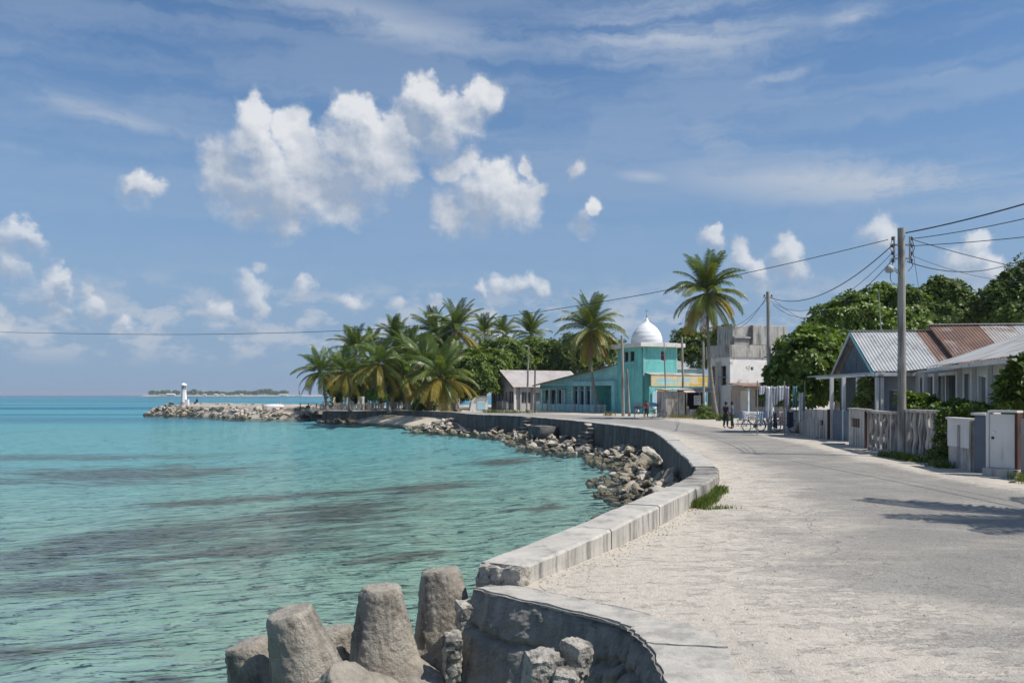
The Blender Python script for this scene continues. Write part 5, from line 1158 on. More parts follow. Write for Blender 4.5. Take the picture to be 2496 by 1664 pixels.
# ---- garden fence along the road --------------------------------------------------
def seg(pa, pb): return frame(pa, pb - pa), (pb - pa).length
FG = 'garden wall pieces along the road'
def garden_wall(label, a, b, h, mname, th=.14, group=FG):
    M, L = seg(G(*a), G(*b)); t = thing('garden_wall', G(*a), label, 'wall', group); return t, M, L
t, M, L = garden_wall('white wall panel with a dark square hole beside the blue-grey gate', (1962, 1062), (2019, 1070), 1.36, 'weathered_white')
mb = MB(); wall_mesh(mb, M, 0, L, 0, 1.38, 0, .14, [(L * .64, L * .80, .62, .88)]); mb.build('panel', 'weathered_white', t)
MB().bx(L * .62, L * .82, .15, .17, .55, .95, M).build('recess', 'interior_shade', t); MB().bx(L * .36, L * .60, -.02, -.005, .02, 1.0, M).build('patch', 'stained_concrete', t)  # recess is a near-black sheet: shade of the hole as colour
MB().bx(L - .02, L + .10, -.05, .2, 0, 1.42, M).build('post', 'rust_paint', t)
gt = thing('garden_gate', G(2030, 1071), 'blue-grey boarded gate under the porch canopy', 'gate')
M, L = seg(G(2030, 1071), G(2067, 1079))
for k in range(7): MB().bx(k * L / 7 + .01, (k + 1) * L / 7 - .01, 0, .04, .04, 1.40, M).build('gate_board', 'blue_grey', gt)
MB().bx(L * .70, L * .76, -.05, -.005, .02, 1.45, M).build('gate_post', 'blue_column', gt); MB().bx(0, L, .045, .07, .3, .38, M).build('gate_rail', 'blue_grey', gt)
t, M, L = garden_wall('white wall panel with a small barred vent beside the lattice', (2069, 1083), (2110, 1093), 1.5, 'weathered_white')
h_ = (L * .16, L * .68, .78, 1.14); mb = MB(); wall_mesh(mb, M, 0, L, 0, 1.5, 0, .16, [h_]); mb.build('panel', 'weathered_white', t)
for k in range(4): MB().bx(h_[0] + (h_[1] - h_[0]) * (k + .2) / 4, h_[0] + (h_[1] - h_[0]) * (k + .75) / 4, .03, .09, h_[2], h_[3], M).build('vent_slat', random.choice(('wood_brown', 'plank_grey')), t)
MB().bx(h_[0] - .02, h_[1] + .02, .165, .175, h_[2], h_[3], M).build('recess', 'interior_shade', t)  # near-black sheet gives the vent its shade by colour
MB().bx(L - .04, L + .07, -.04, .2, 0, 1.46, M).build('post', 'rust_paint', t); MB().bx(-.02, L + .3, -.06, .2, 1.505, 1.55, M).build('coping', 'weathered_white', t)
def lattice(label, a, b, h, n, seed):
    rnd = random.Random(seed); M, L = seg(G(*a), G(*b)); t = thing('lattice_panel', G(*a), label, 'lattice panel', 'openwork concrete panels in the garden fence')
    for x in (0, L): MB().bx(x - .08, x + .08, -.02, .2, 0, h, M).build('post', 'weathered_white', t)
    MB().bx(-.1, L + .1, -.05, .22, h, h + .09, M).build('coping', 'weathered_white', t); MB().bx(.08, L - .08, .02, .16, 0, .12, M).build('base', 'stained_concrete', t)
    for k in range(n):
        x = .08 + (L - .16) * (k + .5) / n; N = 9; ph = rnd.uniform(0, 6); am = (L / n) * rnd.uniform(.22, .42); w0 = L / n * rnd.uniform(.26, .40)
        l_, r_ = [], []
        for j in range(N + 1):
            z = .12 + (h - .12) * j / N; c = x + am * math.sin(ph + j * 1.05) ; w = w0 * (.6 + .55 * abs(math.sin(ph * 2 + j * .9)))
            l_.append(M @ Vector((c - w, .05 + .02 * (k % 2), z))); r_.append(M @ Vector((c + w, .05 + .02 * (k % 2), z)))
        MB().prism(l_ + r_[::-1], M.to_3x3() @ Vector((0, .09, 0))).build('lattice_bar', rnd.choice(('weathered_white', 'lattice_shaded', 'lattice_shaded')), t)  # most bars take the tone with shade in its colour
    return t
lattice('openwork panel of twisting white bars between the vent wall and the pole', (2117, 1095), (2172, 1108), 1.42, 8, 3)
lattice('openwork panel of twisting white bars beyond the pole, half grown over', (2210, 1113), (2292, 1127), 1.52, 11, 5)
t, M, L = garden_wall('low white wall with a slot and bare lower part beside the grey gate leaf', (2312, 1137), (2370, 1149), 1.38, 'weathered_white')
mb = MB(); wall_mesh(mb, M, 0, L, 0, .62, 0, .16, []); mb.build('lower_wall', 'stained_concrete', t)
mb = MB(); wall_mesh(mb, M, 0, L, .62, 1.40, -.03, .19, [(L * .42, L * .56, .62, 1.25)]); mb.build('upper_wall', 'white_paint', t); MB().bx(L * .38, L * .6, .165, .175, .5, 1.3, M).build('recess', 'rust_paint', t)
MB().bx(-.05, L + .05, -.07, .2, 1.402, 1.45, M).build('coping', 'white_paint', t); MB().bx(L - .05, L + .06, -.07, .2, 0, 1.38, M).build('post', 'weathered_white', t)
t, M, L = garden_wall('smooth dark blue-grey gate pier next to the tall white panel', (2374, 1151), (2404, 1154), 1.5, 'blue_grey')
MB().bx(0.02, L, 0, .5, 0, 1.55, M).build('pier', 'blue_grey', t); MB().bx(-.05, L + .02, -.06, .5, 1.555, 1.62, M).build('coping', 'white_paint', t)
t, M, L = garden_wall('tall white panel wall on a low ledge near the frame edge', (2410, 1157), (2482, 1163), 1.6, 'white_paint')
mb = MB(); wall_mesh(mb, M, .02, L - .08, .2, 1.60, 0, .18, []); mb.build('panel', 'white_paint', t, bevel=.01); MB().bx(-.02, L + .02, -.25, .2, 0, .195, M).build('ledge', 'stained_concrete', t)
MB().bx(-.06, .015, -.03, .2, .2, 1.64, M).build('post', 'white_paint', t); MB().bx(L - .075, L, -.03, .2, .2, 1.64, M).build('post', 'rust_paint', t); MB().bx(.0, L, -.05, .22, 1.645, 1.70, M).build('coping', 'white_paint', t)
MB().lathe([(.0, -.03), (.035, -.02), (.035, .02), (.0, .03)], 8, M @ Vector((.14, -.02, 1.12))).build('bolt', 'dome_white', t); MB().box(M @ Vector((.12, -.02, .98)), (.05, .04, .06)).build('latch', 'rust_paint', t)
t, M, L = garden_wall('brown timber fence cut off by the frame edge', (2486, 1164), (2600, 1176), 1.5, 'wood_brown')
for k in range(12): MB().bx(k * L / 12 + .01, (k + 1) * L / 12 - .01, .02, .06, .02, 1.5 + .04 * (k % 3), M).build('fence_board', 'wood_brown' if k % 3 else 'plank_grey', t)
t, M, L = garden_wall('dark timber screen between the pole and the first lattice panel', (2174, 1108), (2196, 1113), 1.5, 'slate_board')
for k in range(3): MB().bx(k * L / 3 + .01, (k + 1) * L / 3 - .01, .2, .24, 0, 1.42, M).build('fence_board', 'slate_board', t)
t, M, L = garden_wall('far low wall running behind the laundry to the shade tree', (1900, 1045), (1958, 1061), 1.3, 'weathered_white')
mb = MB(); wall_mesh(mb, M, 0, L, 0, 1.25, .2, .14, []); mb.build('panel', 'stained_concrete', t)
st = thing('gate_step', G(2040, 1080), 'pale concrete step lying in front of the blue-grey gate', 'step')
MB().prism([G(2000, 1083), G(2060, 1083), G(2072, 1077), G(2030, 1075)], (0, 0, .05)).build('slab', 'concrete_cap', st)
# ---------------------------------------------------------------- poles and cables
mat('pole_wood', (.42, .395, .35), (.26, .245, .215), scale=5, bump=.6, bscale=14, stretch=(1, 1, .16), dirt=(.12, .11, .095), dscale=2.6, dlo=.48, dhi=.64, damt=.8)
mat('lamp_grey', (.42, .43, .41), (.34, .35, .33), scale=5, bump=.1, rough=.5)
gloss('cable_black', (.018, .018, .02), .5, .3)
gloss('ceramic', (.10, .06, .045), .25, .5)
def pole(label, base, top, r0, r1, cat='utility pole', group='utility poles', name='utility_pole', n=12):
    base, top = Vector(base), Vector(top); t = thing(name, base, label, cat, group)
    N = 8; pts = [base.lerp(top, k / N) + Vector((.012 * math.sin(k * 2.1), .012 * math.cos(k * 1.7), 0)) for k in range(N + 1)]; pts[0].z -= .2
    MB().tube(pts, [r0 + (r1 - r0) * k / N for k in range(N + 1)], n).build('shaft', 'pole_wood', t, smooth=False)
    return t
PA = Vector((13.31, 29.4, 0)); PAT = PA + Vector((-.02, 0, 7.78))
pa = pole('tall weathered wooden pole carrying the lamp and many cables', PA, PAT, .15, .115)
for sx in (-1, 1):
    MB().bx(PA.x + sx * .13, PA.x + sx * .30, 29.36, 29.44, 7.18, 7.24).bx(PA.x + sx * .13, PA.x + sx * .26, 29.36, 29.44, 6.72, 6.77).bx(PA.x + sx * .25, PA.x + sx * .29, 29.36, 29.44, 6.6, 7.5).build('cable_bracket', 'metal_grey', pa)
    for k in range(4):
        MB().lathe([(.0, -.07), (.045, -.05), (.028, -.01), (.05, .02), (.028, .05), (.0, .08)], 8, (PA.x + sx * .33, 29.4, 6.68 + k * .25)).build('insulator', 'ceramic', pa)
    MB().tube([(PA.x + sx * .33, 29.4, 7.45), (PA.x + sx * .42, 29.38, 7.1), (PA.x + sx * .28, 29.36, 6.8), (PA.x + sx * .36, 29.38, 6.5), (PA.x + sx * .17, 29.3, 6.3)], .012, 5).build('jumper_cable', 'cable_black', pa)
lampc = W(2168, 655, 29.3)
la = MB().tube([(PA.x - .10, 29.35, 6.15), (PA.x - .22, 29.33, 6.28), (lampc.x + .14, 29.3, lampc.z - .02)], .022, 6).build('lamp_arm', 'metal_grey', pa)
MB().lathe([(.0, .15), (.05, .13), (.14, .06), (.155, .0), (.15, -.06), (.10, -.13), (.0, -.15)], 14, lampc).build('lamp_head', 'lamp_grey', pa, smooth=True)
MB().tube([lampc + Vector((.02, 0, .13)), lampc + Vector((.02, 0, .33)), lampc + Vector((.15, 0, .42)), (PA.x - .14, 29.4, lampc.z + .5)], .008, 5).build('lamp_wire', 'cable_black', pa)
MB().tube([lampc + Vector((.04, 0, -.14)), lampc + Vector((.03, 0, -.34)), lampc + Vector((.07, 0, -.44))], .012, 5).build('lamp_chain', 'cable_black', pa)
PB = Vector(gnd(1876, 48.2)); PBT = W(1872, 711, 48.2)
pb = pole('grey pole rising behind the laundry and the shade tree', PB, PBT, .13, .10)
MB().bx(PBT.x - .25, PBT.x + .25, 48.14, 48.24, PBT.z - .35, PBT.z - .29).build('cross_arm', 'pole_wood', pb)
for k in range(3): MB().lathe([(.0, -.06), (.05, -.03), (.05, .03), (.0, .08)], 8, (PBT.x - .2 + k * .2, 48.19, PBT.z - .22)).build('insulator', 'ceramic', pb)
pole('pale pole in front of the turquoise tower', gnd(1519, 84.8), W(1516, 818, 84.8), .17, .13)
pole('short tilted post beside the pale pole at the turquoise tower', gnd(1534, 85.2), W(1528, 899, 85.2), .14, .10)
pole('thin dark pole in front of the lit tower face', gnd(1624, 82), W(1619, 835, 82), .075, .055)
pole('pole standing behind the roadside shack', gnd(1667, 83.5), W(1662, 820, 83.5), .12, .10)
pole('pole close behind the tallest palm trunk', gnd(1716, 79), W(1714, 832, 79), .12, .10)
ph_ = pole('leaning lamp pole in front of the grey house', gnd(1284, 101.5), W(1288.5, 843, 101.5), .13, .09)
a_ = W(1288.5, 843, 101.5); MB().tube([a_ + Vector((0, 0, -.1)), a_ + Vector((-.35, 0, .08)), a_ + Vector((-.8, 0, .02))], [.04, .035, .05], 6).build('lamp_arm', 'metal_grey', ph_)
pole('shorter whitish post right of the leaning lamp pole', gnd(1304, 103), W(1304, 893, 103), .12, .08)
def cable(label, A, B, sag, r, n=28):
    A, B = Vector(A), Vector(B); pts = [A.lerp(B, k / n) + Vector((0, 0, -sag * 4 * (k / n) * (1 - k / n))) for k in range(n + 1)]
    return MB().tube(pts, r, 5).build('overhead_cable', 'cable_black', label=label, cat='cable', group='overhead cables')
RX = Vector((PA.x + .33, 29.4, 0)); LX = Vector((PA.x - .33, 29.4, 0))
cable('thick cable climbing from the lamp pole top to the upper frame edge', RX + Vector((-.2, 0, 7.62)), (14.4, 3, 8.1), .75, .022)
cable('thin cable just below the thick one, rising from the lamp pole', RX + Vector((0, 0, 7.42)), (14.6, 3, 7.6), .85, .013)
cable('nearly level cable leaving the lamp pole over the roofs', RX + Vector((0, 0, 7.18)), (17.2, 18, 6.35), .18, .012)
cable('straight cable sloping down from the lamp pole towards the dark tree', RX + Vector((0, 0, 7.4)), (21, 31.5, 6.3), .12, .014)
cable('sagging cable from low on the lamp pole to the dark tree', (PA.x + .12, 29.3, 6.63), (18.6, 31.2, 7.05), .42, .016)
cable('steep service wire dropping from the lamp pole into the big trees', RX + Vector((0, 0, 7.3)), (20.5, 43, 6.3), .1, .010)
cable('faint wire running from the lamp pole behind the trees', RX + Vector((0, 0, 6.85)), (20.2, 33, 6.4), .25, .008)
e_ = W(1878, 727, 48.2)
cable('cable sagging from the lamp pole to the laundry pole', LX + Vector((0, 0, 7.2)), e_ + Vector((.1, 0, 0)), .8, .018)
cable('middle thin wire between the lamp pole and the laundry pole', LX + Vector((0, 0, 6.95)), e_ + Vector((0, 0, -.15)), 1.15, .010)
cable('lowest wire between the lamp pole and the laundry pole', LX + Vector((.05, 0, 6.75)), e_ + Vector((.15, 0, -.35)), 1.3, .013)
cable('upper wire from the laundry pole to the roof tank', e_ + Vector((-.2, 0, .1)), W(1790, 800, 82), .5, .016)
cable('lower wire from the laundry pole to the roof tank', e_ + Vector((-.2, 0, -.05)), W(1786, 795, 84), .3, .014)
cable('wire from the laundry pole over the shade tree to the bungalow', e_ + Vector((.2, 0, -.1)), W(2080, 800, 44), .5, .010)
# the long lone cable: plan-straight from the lamp pole out past the left edge
ends = [(2165, 584), (1980, 629), (1793, 671), (1640, 704), (1486, 732), (1270, 766), (1061, 790), (850, 805), (640, 812), (424, 815), (200, 813), (0, 809), (-160, 803)]
A2 = Vector((PA.x - .33, 29.4)); B2 = Vector((-.671 * 62, 62.0)); pts = []
for px, py in ends:
    k = (px - CX) / F_PX; dv = B2 - A2; u = (k * A2.y - A2.x) / (dv.x - k * dv.y); Y = A2.y + dv.y * u; pts.append(W(px, py, Y))
MB().tube(catmull(pts, 4), .013, 5).build('overhead_cable', 'cable_black', label='long lone cable crossing the sky from the lamp pole over the bay', cat='cable', group='overhead cables')

# ---------------------------------------------------------------- bicycles
gloss('bike_black', (.02, .02, .022), .35, .5); gloss('bike_red', (.22, .03, .025), .3, .5); gloss('bike_silver', (.45, .46, .48), .3, .5, .5); gloss('rubber', (.02, .02, .02), .8, .2)
def bike_parts(fm):
    P = {}
    r = .33; circ = [Vector((r * math.cos(a), 0, r * math.sin(a))) for a in np.linspace(0, 2 * math.pi, 25)[:-1]]
    P['tyre'] = MB().tube(circ, .02, 6, closed=True).mesh('tyre', 'rubber')
    rm = MB().tube([v * .93 for v in circ], .01, 4, closed=True)
    for k in range(12): a = 2 * math.pi * k / 12; rm.tube([(0, 0, 0), (r * .92 * math.cos(a), 0, r * .92 * math.sin(a))], .003, 3)
    rm.tube([(0, -.05, 0), (0, .05, 0)], .025, 6); P['rim'] = rm.mesh('rim', 'bike_silver')
    f = MB(); rear, bb, seat, head, hd2, front = (-.52, 0, .33), (-.08, 0, .30), (-.22, 0, .78), (.32, 0, .80), (.35, 0, .66), (.53, 0, .33)
    for a, b, q in ((bb, seat, .016), (bb, hd2, .018), (seat, head, .016), (head, hd2, .02), (rear, bb, .012), (rear, seat, .011), (hd2, front, .014), (head, (.30, 0, .92), .014), (seat, (-.25, 0, .88), .013)): f.tube([a, b], q, 6)
    P['frame'] = f.mesh('frame', fm)
    P['saddle'] = MB().add([(-.38, -.08, .90), (-.38, .08, .90), (-.12, .02, .91), (-.12, -.02, .91), (-.38, -.07, .95), (-.38, .07, .95), (-.13, .015, .94), (-.13, -.015, .94)], [(0, 1, 2, 3), (4, 5, 6, 7), (0, 1, 5, 4), (1, 2, 6, 5), (2, 3, 7, 6), (3, 0, 4, 7)]).mesh('saddle', 'bike_black')
    P['handlebar'] = MB().tube([(.16, -.28, .96), (.28, -.24, .98), (.31, 0, .94), (.28, .24, .98), (.16, .28, .96)], .012, 6).mesh('handlebar', 'bike_silver')
    b = MB()
    for z in (.72, .82, .92):
        b.tube([(.42, -.14, z), (.66, -.14, z), (.66, .14, z), (.42, .14, z)], .006, 4, closed=True)
    for x, y in ((.42, -.14), (.54, -.14), (.66, -.14), (.66, 0), (.66, .14), (.54, .14), (.42, .14)): b.tube([(x, y, .72), (x, y, .92)], .005, 4)
    P['basket'] = b.mesh('basket', 'bike_silver')
    c = MB().tube([(-.08, -.04, .30), (-.08, .04, .30)], .09, 12); c.tube([(-.08, -.07, .3), (.04, -.07, .18)], .012, 5); c.tube([(-.08, .07, .3), (-.2, .07, .42)], .012, 5); c.box((.05, -.09, .17), (.09, .06, .02)); c.box((-.21, .09, .43), (.09, .06, .02)); P['crank'] = c.mesh('crank', 'bike_silver')
    return P
BK = {m: bike_parts(m) for m in ('bike_black', 'bike_red', 'bike_silver')}
def bicycle(label, loc, rz, m, lean=.12):
    t = thing('bicycle', Vector(loc), label, 'bicycle', 'parked bicycles'); t.rotation_euler = (lean, 0, rz)
    P = BK[m]
    for x in (-.52, .53):
        w = bpy.data.objects.new('wheel', P['rim']); COL.objects.link(w); w.parent = t; w.location = (x, 0, .33)
        ty = bpy.data.objects.new('tyre', P['tyre']); COL.objects.link(ty); ty.parent = w
    for k in ('frame', 'saddle', 'handlebar', 'crank') + (('basket',) if m != 'bike_red' else ()):
        o = bpy.data.objects.new(k, P[k]); COL.objects.link(o); o.parent = t
bicycle('black bicycle leaning out towards the road before the laundry', G(1838, 1051), R(205), 'bike_black')
bicycle('silver bicycle parked in the shade beside the laundry', G(1876, 1050), R(160), 'bike_silver')
bicycle('red bicycle parked closest to the shade tree trunk', G(1912, 1053), R(150), 'bike_red')
bicycle('dark bicycle parked by the wall of the whitewashed shack', G(1602, 1018), R(170), 'bike_black')
bicycle('silver bicycle against the turquoise tower wall', (G(1548, 1009).x, 92.5, 0), R(100), 'bike_silver')

# ---------------------------------------------------------------- people
mat('skin', (.20, .11, .07), (.17, .095, .06), bump=0.); gloss('hair_black', (.012, .011, .011), .5, .3)
def cloth_mat(name, c): return mat(name, c, tuple(x * .8 for x in c), scale=6, bump=.2, bscale=12, rough=.9)
cloth_mat('blue_shirt', (.10, .18, .36)); cloth_mat('dark_trousers', (.03, .035, .045)); cloth_mat('black_shirt', (.025, .028, .03)); cloth_mat('green_trousers', (.03, .06, .045)); cloth_mat('red_shirt', (.62, .06, .04)); cloth_mat('pale_shirt', (.55, .52, .50))
def skin_obj(name, V, E, root, mname, parent, sub=2):
    me = bpy.data.meshes.new(name); me.from_pydata([v[:3] for v in V], E, []); me.materials.append(MATS[mname])
    o = bpy.data.objects.new(name, me); COL.objects.link(o)
    sk = o.modifiers.new('skin', 'SKIN'); sk.use_smooth_shade = True
    for i, v in enumerate(V):
        d = me.skin_vertices[0].data[i]; d.radius = (v[3], v[4] if len(v) > 4 else v[3]); d.use_root = (i == root)
    ss = o.modifiers.new('sub', 'SUBSURF'); ss.levels = sub; ss.render_levels = sub
    if parent: o.parent = parent
    return o
def person(label, loc, rz, shirt, trousers, H=1.66, arms=((.26, .06, .0), (-.26, .06, .0)), stride=.06, sit=False):
    t = thing('person', Vector(loc), label, 'person'); t.rotation_euler = (0, 0, rz); s = H / 1.68
    hipz = .90 if not sit else .42
    B = [(0, 0, hipz + .02, .11, .09), (0, .0, hipz + .22, .10, .08), (0, .01, hipz + .45, .125, .09), (0, .0, hipz + .54, .05), (0, .02, hipz + .60, .052), (0, .035, hipz + .67, .080, .085), (0, .03, hipz + .75, .060, .075)]
    E = [(i, i + 1) for i in range(6)]
    ar = []
    for sd, (ex, ey, _) in zip((1, -1), arms):
        i0 = len(B); B += [(sd * .17, 0, hipz + .46, .06), (sd * .22, -.02 + ey * .3, hipz + .20, .042), (sd * .20 + 0, .10 + ey, hipz - .02, .032), (sd * .20, .12 + ey, hipz - .08, .036, .02)]
        E += [(2, i0), (i0, i0 + 1), (i0 + 1, i0 + 2), (i0 + 2, i0 + 3)]
        for k in range(5):
            f = len(B); dx = (-.03 + .02 * k) if k < 4 else sd * -.045
            L_ = (.07, .085, .08, .065, .045)[k]
            B += [(sd * .20 + dx * .7, .13 + ey, hipz - .115, .010), (sd * .20 + dx, .145 + ey, hipz - .115 - L_, .008)]; E += [(i0 + 3, f), (f, f + 1)]
        ar.append(i0)
    lg = []
    for sd in (1, -1):
        i0 = len(B); fy = sd * stride
        if sit: B += [(sd * .09, .02, hipz, .085), (sd * .12, .42, hipz + .02, .06), (sd * .12, .44, .09, .042), (sd * .12, .58, .04, .04, .03)]
        else: B += [(sd * .09, .0, hipz - .03, .085), (sd * .10, fy * .5 + .02, .48, .06), (sd * .105, fy - .02, .10, .042), (sd * .11, fy + .14, .045, .042, .03)]
        E += [(0, i0), (i0, i0 + 1), (i0 + 1, i0 + 2), (i0 + 2, i0 + 3)]; lg.append(i0)
    sc = lambda L: [tuple(c * s for c in v) for v in L]
    skin_obj('body', sc(B), E, 0, 'skin', t)
    V = [(0, 0, hipz - .02, .135, .11), (0, 0, hipz + .22, .125, .10), (0, .01, hipz + .44, .145, .105)]; Es = [(0, 1), (1, 2)]
    for i0, sd in zip(ar, (1, -1)):
        a, b = Vector(B[i0][:3]), Vector(B[i0 + 1][:3]); m_ = a.lerp(b, .75); k = len(V); V += [(a.x, a.y, a.z, .078), (m_.x, m_.y, m_.z, .066)]; Es += [(2, k), (k, k + 1)]
    skin_obj('shirt', sc(V), Es, 0, shirt, t)
    V = [(0, 0, hipz + .06, .13, .105)]; Es = []
    for i0 in lg:
        k = len(V); V += [B[i0][:3] + (.102,), B[i0 + 1][:3] + (.078,), tuple(Vector(B[i0 + 2][:3]) + Vector((0, 0, .05))) + (.06,)]; Es += [(0, k), (k, k + 1), (k + 1, k + 2)]
    skin_obj('trousers', sc(V), Es, 0, trousers, t)
    hz = (hipz + .72) * s
    hm = MB(); hm.lathe([(.088, -.05), (.098, .0), (.09, .05), (.06, .09), (.0, .105)], 12, (0, .015 * s, hz)); hm.build('hair', 'hair_black').parent = t
    return t
person('person in a blue shirt and dark trousers standing at the roadside', G(1785, 1044.5), R(70), 'blue_shirt', 'green_trousers', 1.66)
person('person in black standing close behind the one in blue', G(1772, 1043.5) + Vector((0, .3, 0)), R(-60), 'black_shirt', 'dark_trousers', 1.64)
person('person in a red shirt beside the bicycle at the shack', G(1575, 1017), R(-30), 'red_shirt', 'dark_trousers', 1.55)
person('small dark figure sitting on the far edge of the breakwater', (W(480, 980, 151).x, 151, .42), R(160), 'black_shirt', 'dark_trousers', 1.6, sit=True)

# ---------------------------------------------------------------- laundry
for nm, c in (('cloth_white', (.74, .74, .76)), ('cloth_grey', (.42, .43, .46)), ('cloth_navy', (.045, .05, .085)), ('cloth_pink', (.55, .36, .34)), ('cloth_blue', (.28, .42, .55)), ('cloth_teal', (.12, .25, .27)), ('cloth_lilac', (.42, .40, .50)), ('cloth_cream', (.62, .56, .42)), ('cloth_tarp', (.30, .48, .66))): cloth_mat(nm, c)
def cloth(label, a, b, drop, mname, seed, group='washing on the lines', name='hanging_cloth', amp=.05):
    a, b = Vector(a), Vector(b); rnd = random.Random(seed); nx, nz = 10, 10; d = (b - a); n = Vector((-d.y, d.x, 0)).normalized(); ph = rnd.uniform(0, 6); vs = []
    for j in range(nz + 1):
        for i in range(nx + 1):
            u, v = i / nx, j / nz; q = a + d * (u * (1 - .06 * v) + .03 * v) + Vector((0, 0, -drop * v * (1 + .05 * math.sin(ph + u * 5)) - .05 * math.sin(math.pi * u)))
            vs.append(q + n * (amp * (.3 + v) * math.sin(u * 11 + ph + v * 1.5)))
    fs = [(j * (nx + 1) + i, j * (nx + 1) + i + 1, (j + 1) * (nx + 1) + i + 1, (j + 1) * (nx + 1) + i) for j in range(nz) for i in range(nx)]
    o = MB().add(vs, fs).build(name, mname, smooth=True, label=label, cat='laundry', group=group)
    sol = o.modifiers.new('t', 'SOLIDIFY'); sol.thickness = .008
    return o
YL = 44.8
def lp(px, py, Y=YL): return W(px, py, Y)
lt = thing('washing_line', gnd(1846, YL), 'two washing lines strung between thin posts under the shade tree', 'washing line')
for px in (1846, 1912, 1962): MB().tube([gnd(px, YL), lp(px, 928)], .03, 6).build('post', 'pole_wood', lt)
for y_ in (938, 1000): MB().tube([lp(1846, y_), lp(1880, y_ + 2), lp(1912, y_), lp(1940, y_ + 2), lp(1962, y_)], .006, 4).build('line', 'cable_black', lt)
cloth('short white vest at the outer end of the top line', lp(1851, 939), lp(1863, 939), .45, 'cloth_white', 1)
cloth('longest white sheet on the top line', lp(1866, 939), lp(1882, 940), 1.62, 'cloth_white', 2, amp=.09)
cloth('greyish white towel next to the longest sheet', lp(1884, 941), lp(1896, 940), 1.0, 'cloth_grey', 3)
cloth('white shirt on the top line next to the greyish towel', lp(1898, 939), lp(1910, 939), .78, 'cloth_white', 4)
cloth('lilac cloth on the top line', lp(1914, 939), lp(1924, 941), 1.25, 'cloth_lilac', 5)
cloth('teal cloth hanging near the shade tree trunk', lp(1932, 940), lp(1943, 940), 1.05, 'cloth_teal', 7)
cloth('white dress hanging at the tree end of the line', lp(1947, 955), lp(1958, 955), 1.5, 'cloth_white', 8)
cloth('pale blue cloth at the outer end of the lower line', lp(1850, 1001), lp(1861, 1002), .62, 'cloth_blue', 9)
cloth('navy trousers in the middle of the lower line', lp(1884, 1002), lp(1895, 1002), .85, 'cloth_navy', 10)
cloth('lilac cloth on the lower line before the navy trousers', lp(1866, 1002), lp(1880, 1002), .55, 'cloth_lilac', 11)
cloth('pink cloth on the lower line past the navy trousers', lp(1899, 1001), lp(1909, 1001), .7, 'cloth_pink', 12)
cloth('dark cloth at the tree end of the lower line', lp(1918, 1001), lp(1934, 1002), .8, 'cloth_navy', 15)
rk = thing('drying_rack', G(1825, 1044), 'metal drying rack draped with a white sheet at the roadside', 'drying rack')
c_ = G(1825, 1044)
for dx, dy in ((-.42, -.3), (.42, -.3), (-.42, .3), (.42, .3)): MB().tube([c_ + Vector((dx, dy, 0)), c_ + Vector((dx * .9, dy * .9, 1.05))], .016, 6).build('leg', 'bike_silver', rk)
MB().tube([c_ + Vector(q) for q in ((-.4, -.27, 1.05), (.4, -.27, 1.05), (.4, .27, 1.05), (-.4, .27, 1.05))], .014, 6, closed=True).build('frame', 'bike_silver', rk)
cloth('white sheet thrown over the roadside drying rack', c_ + Vector((-.5, -.32, 1.10)), c_ + Vector((.55, -.30, 1.08)), .55, 'cloth_white', 13, name='draped_sheet')
cloth('pale blue towel over the corner of the drying rack', c_ + Vector((-.52, .3, 1.10)), c_ + Vector((-.48, -.3, 1.10)), .5, 'cloth_blue', 14, name='draped_sheet')
ch = thing('plastic_chair', G(1806, 1040), 'dark plastic chair standing behind the person in blue', 'chair'); c_ = G(1806, 1039)
MB().box(c_ + Vector((0, 0, .43)), (.44, .44, .04)).build('seat', 'cloth_navy', ch, bevel=.015); MB().box(c_ + Vector((.2, 0, .68)), (.04, .44, .46)).build('backrest', 'cloth_navy', ch, bevel=.015)
for dx in (-.19, .19):
    for dy in (-.19, .19): MB().tube([c_ + Vector((dx * 1.1, dy * 1.1, 0)), c_ + Vector((dx, dy, .43))], .018, 6).build('leg', 'cloth_navy', ch)
tb = thing('handcart', G(1556, 1018), 'small dark handcart with tall legs beside the person in red', 'handcart'); c_ = G(1556, 1018)
MB().box(c_ + Vector((.1, 0, .95)), (1.0, .6, .22)).build('tray', 'slate_board', tb)
for dx in (-.35, .5):
    for dy in (-.25, .25): MB().tube([c_ + Vector((dx, dy, 0)), c_ + Vector((dx, dy, .9))], .025, 6).build('leg', 'plank_grey', tb)
MB().box(c_ + Vector((.0, 0, 1.22)), (.6, .4, .3)).build('box', 'cloth_grey', tb)
um = thing('blue_cover', G(1597, 1016), 'pale blue rounded cover over goods beside the shack', 'cover')
MB().lathe([(.62, .0), (.64, .06), (.5, .22), (.25, .34), (.0, .38)], 14, G(1594, 1016) + Vector((0, .6, 1.0))).build('canopy', 'cloth_blue', um, smooth=True); MB().tube([G(1594, 1016) + Vector((0, .6, 0)), G(1594, 1016) + Vector((0, .6, 1.35))], .025, 6).build('stem', 'metal_grey', um)

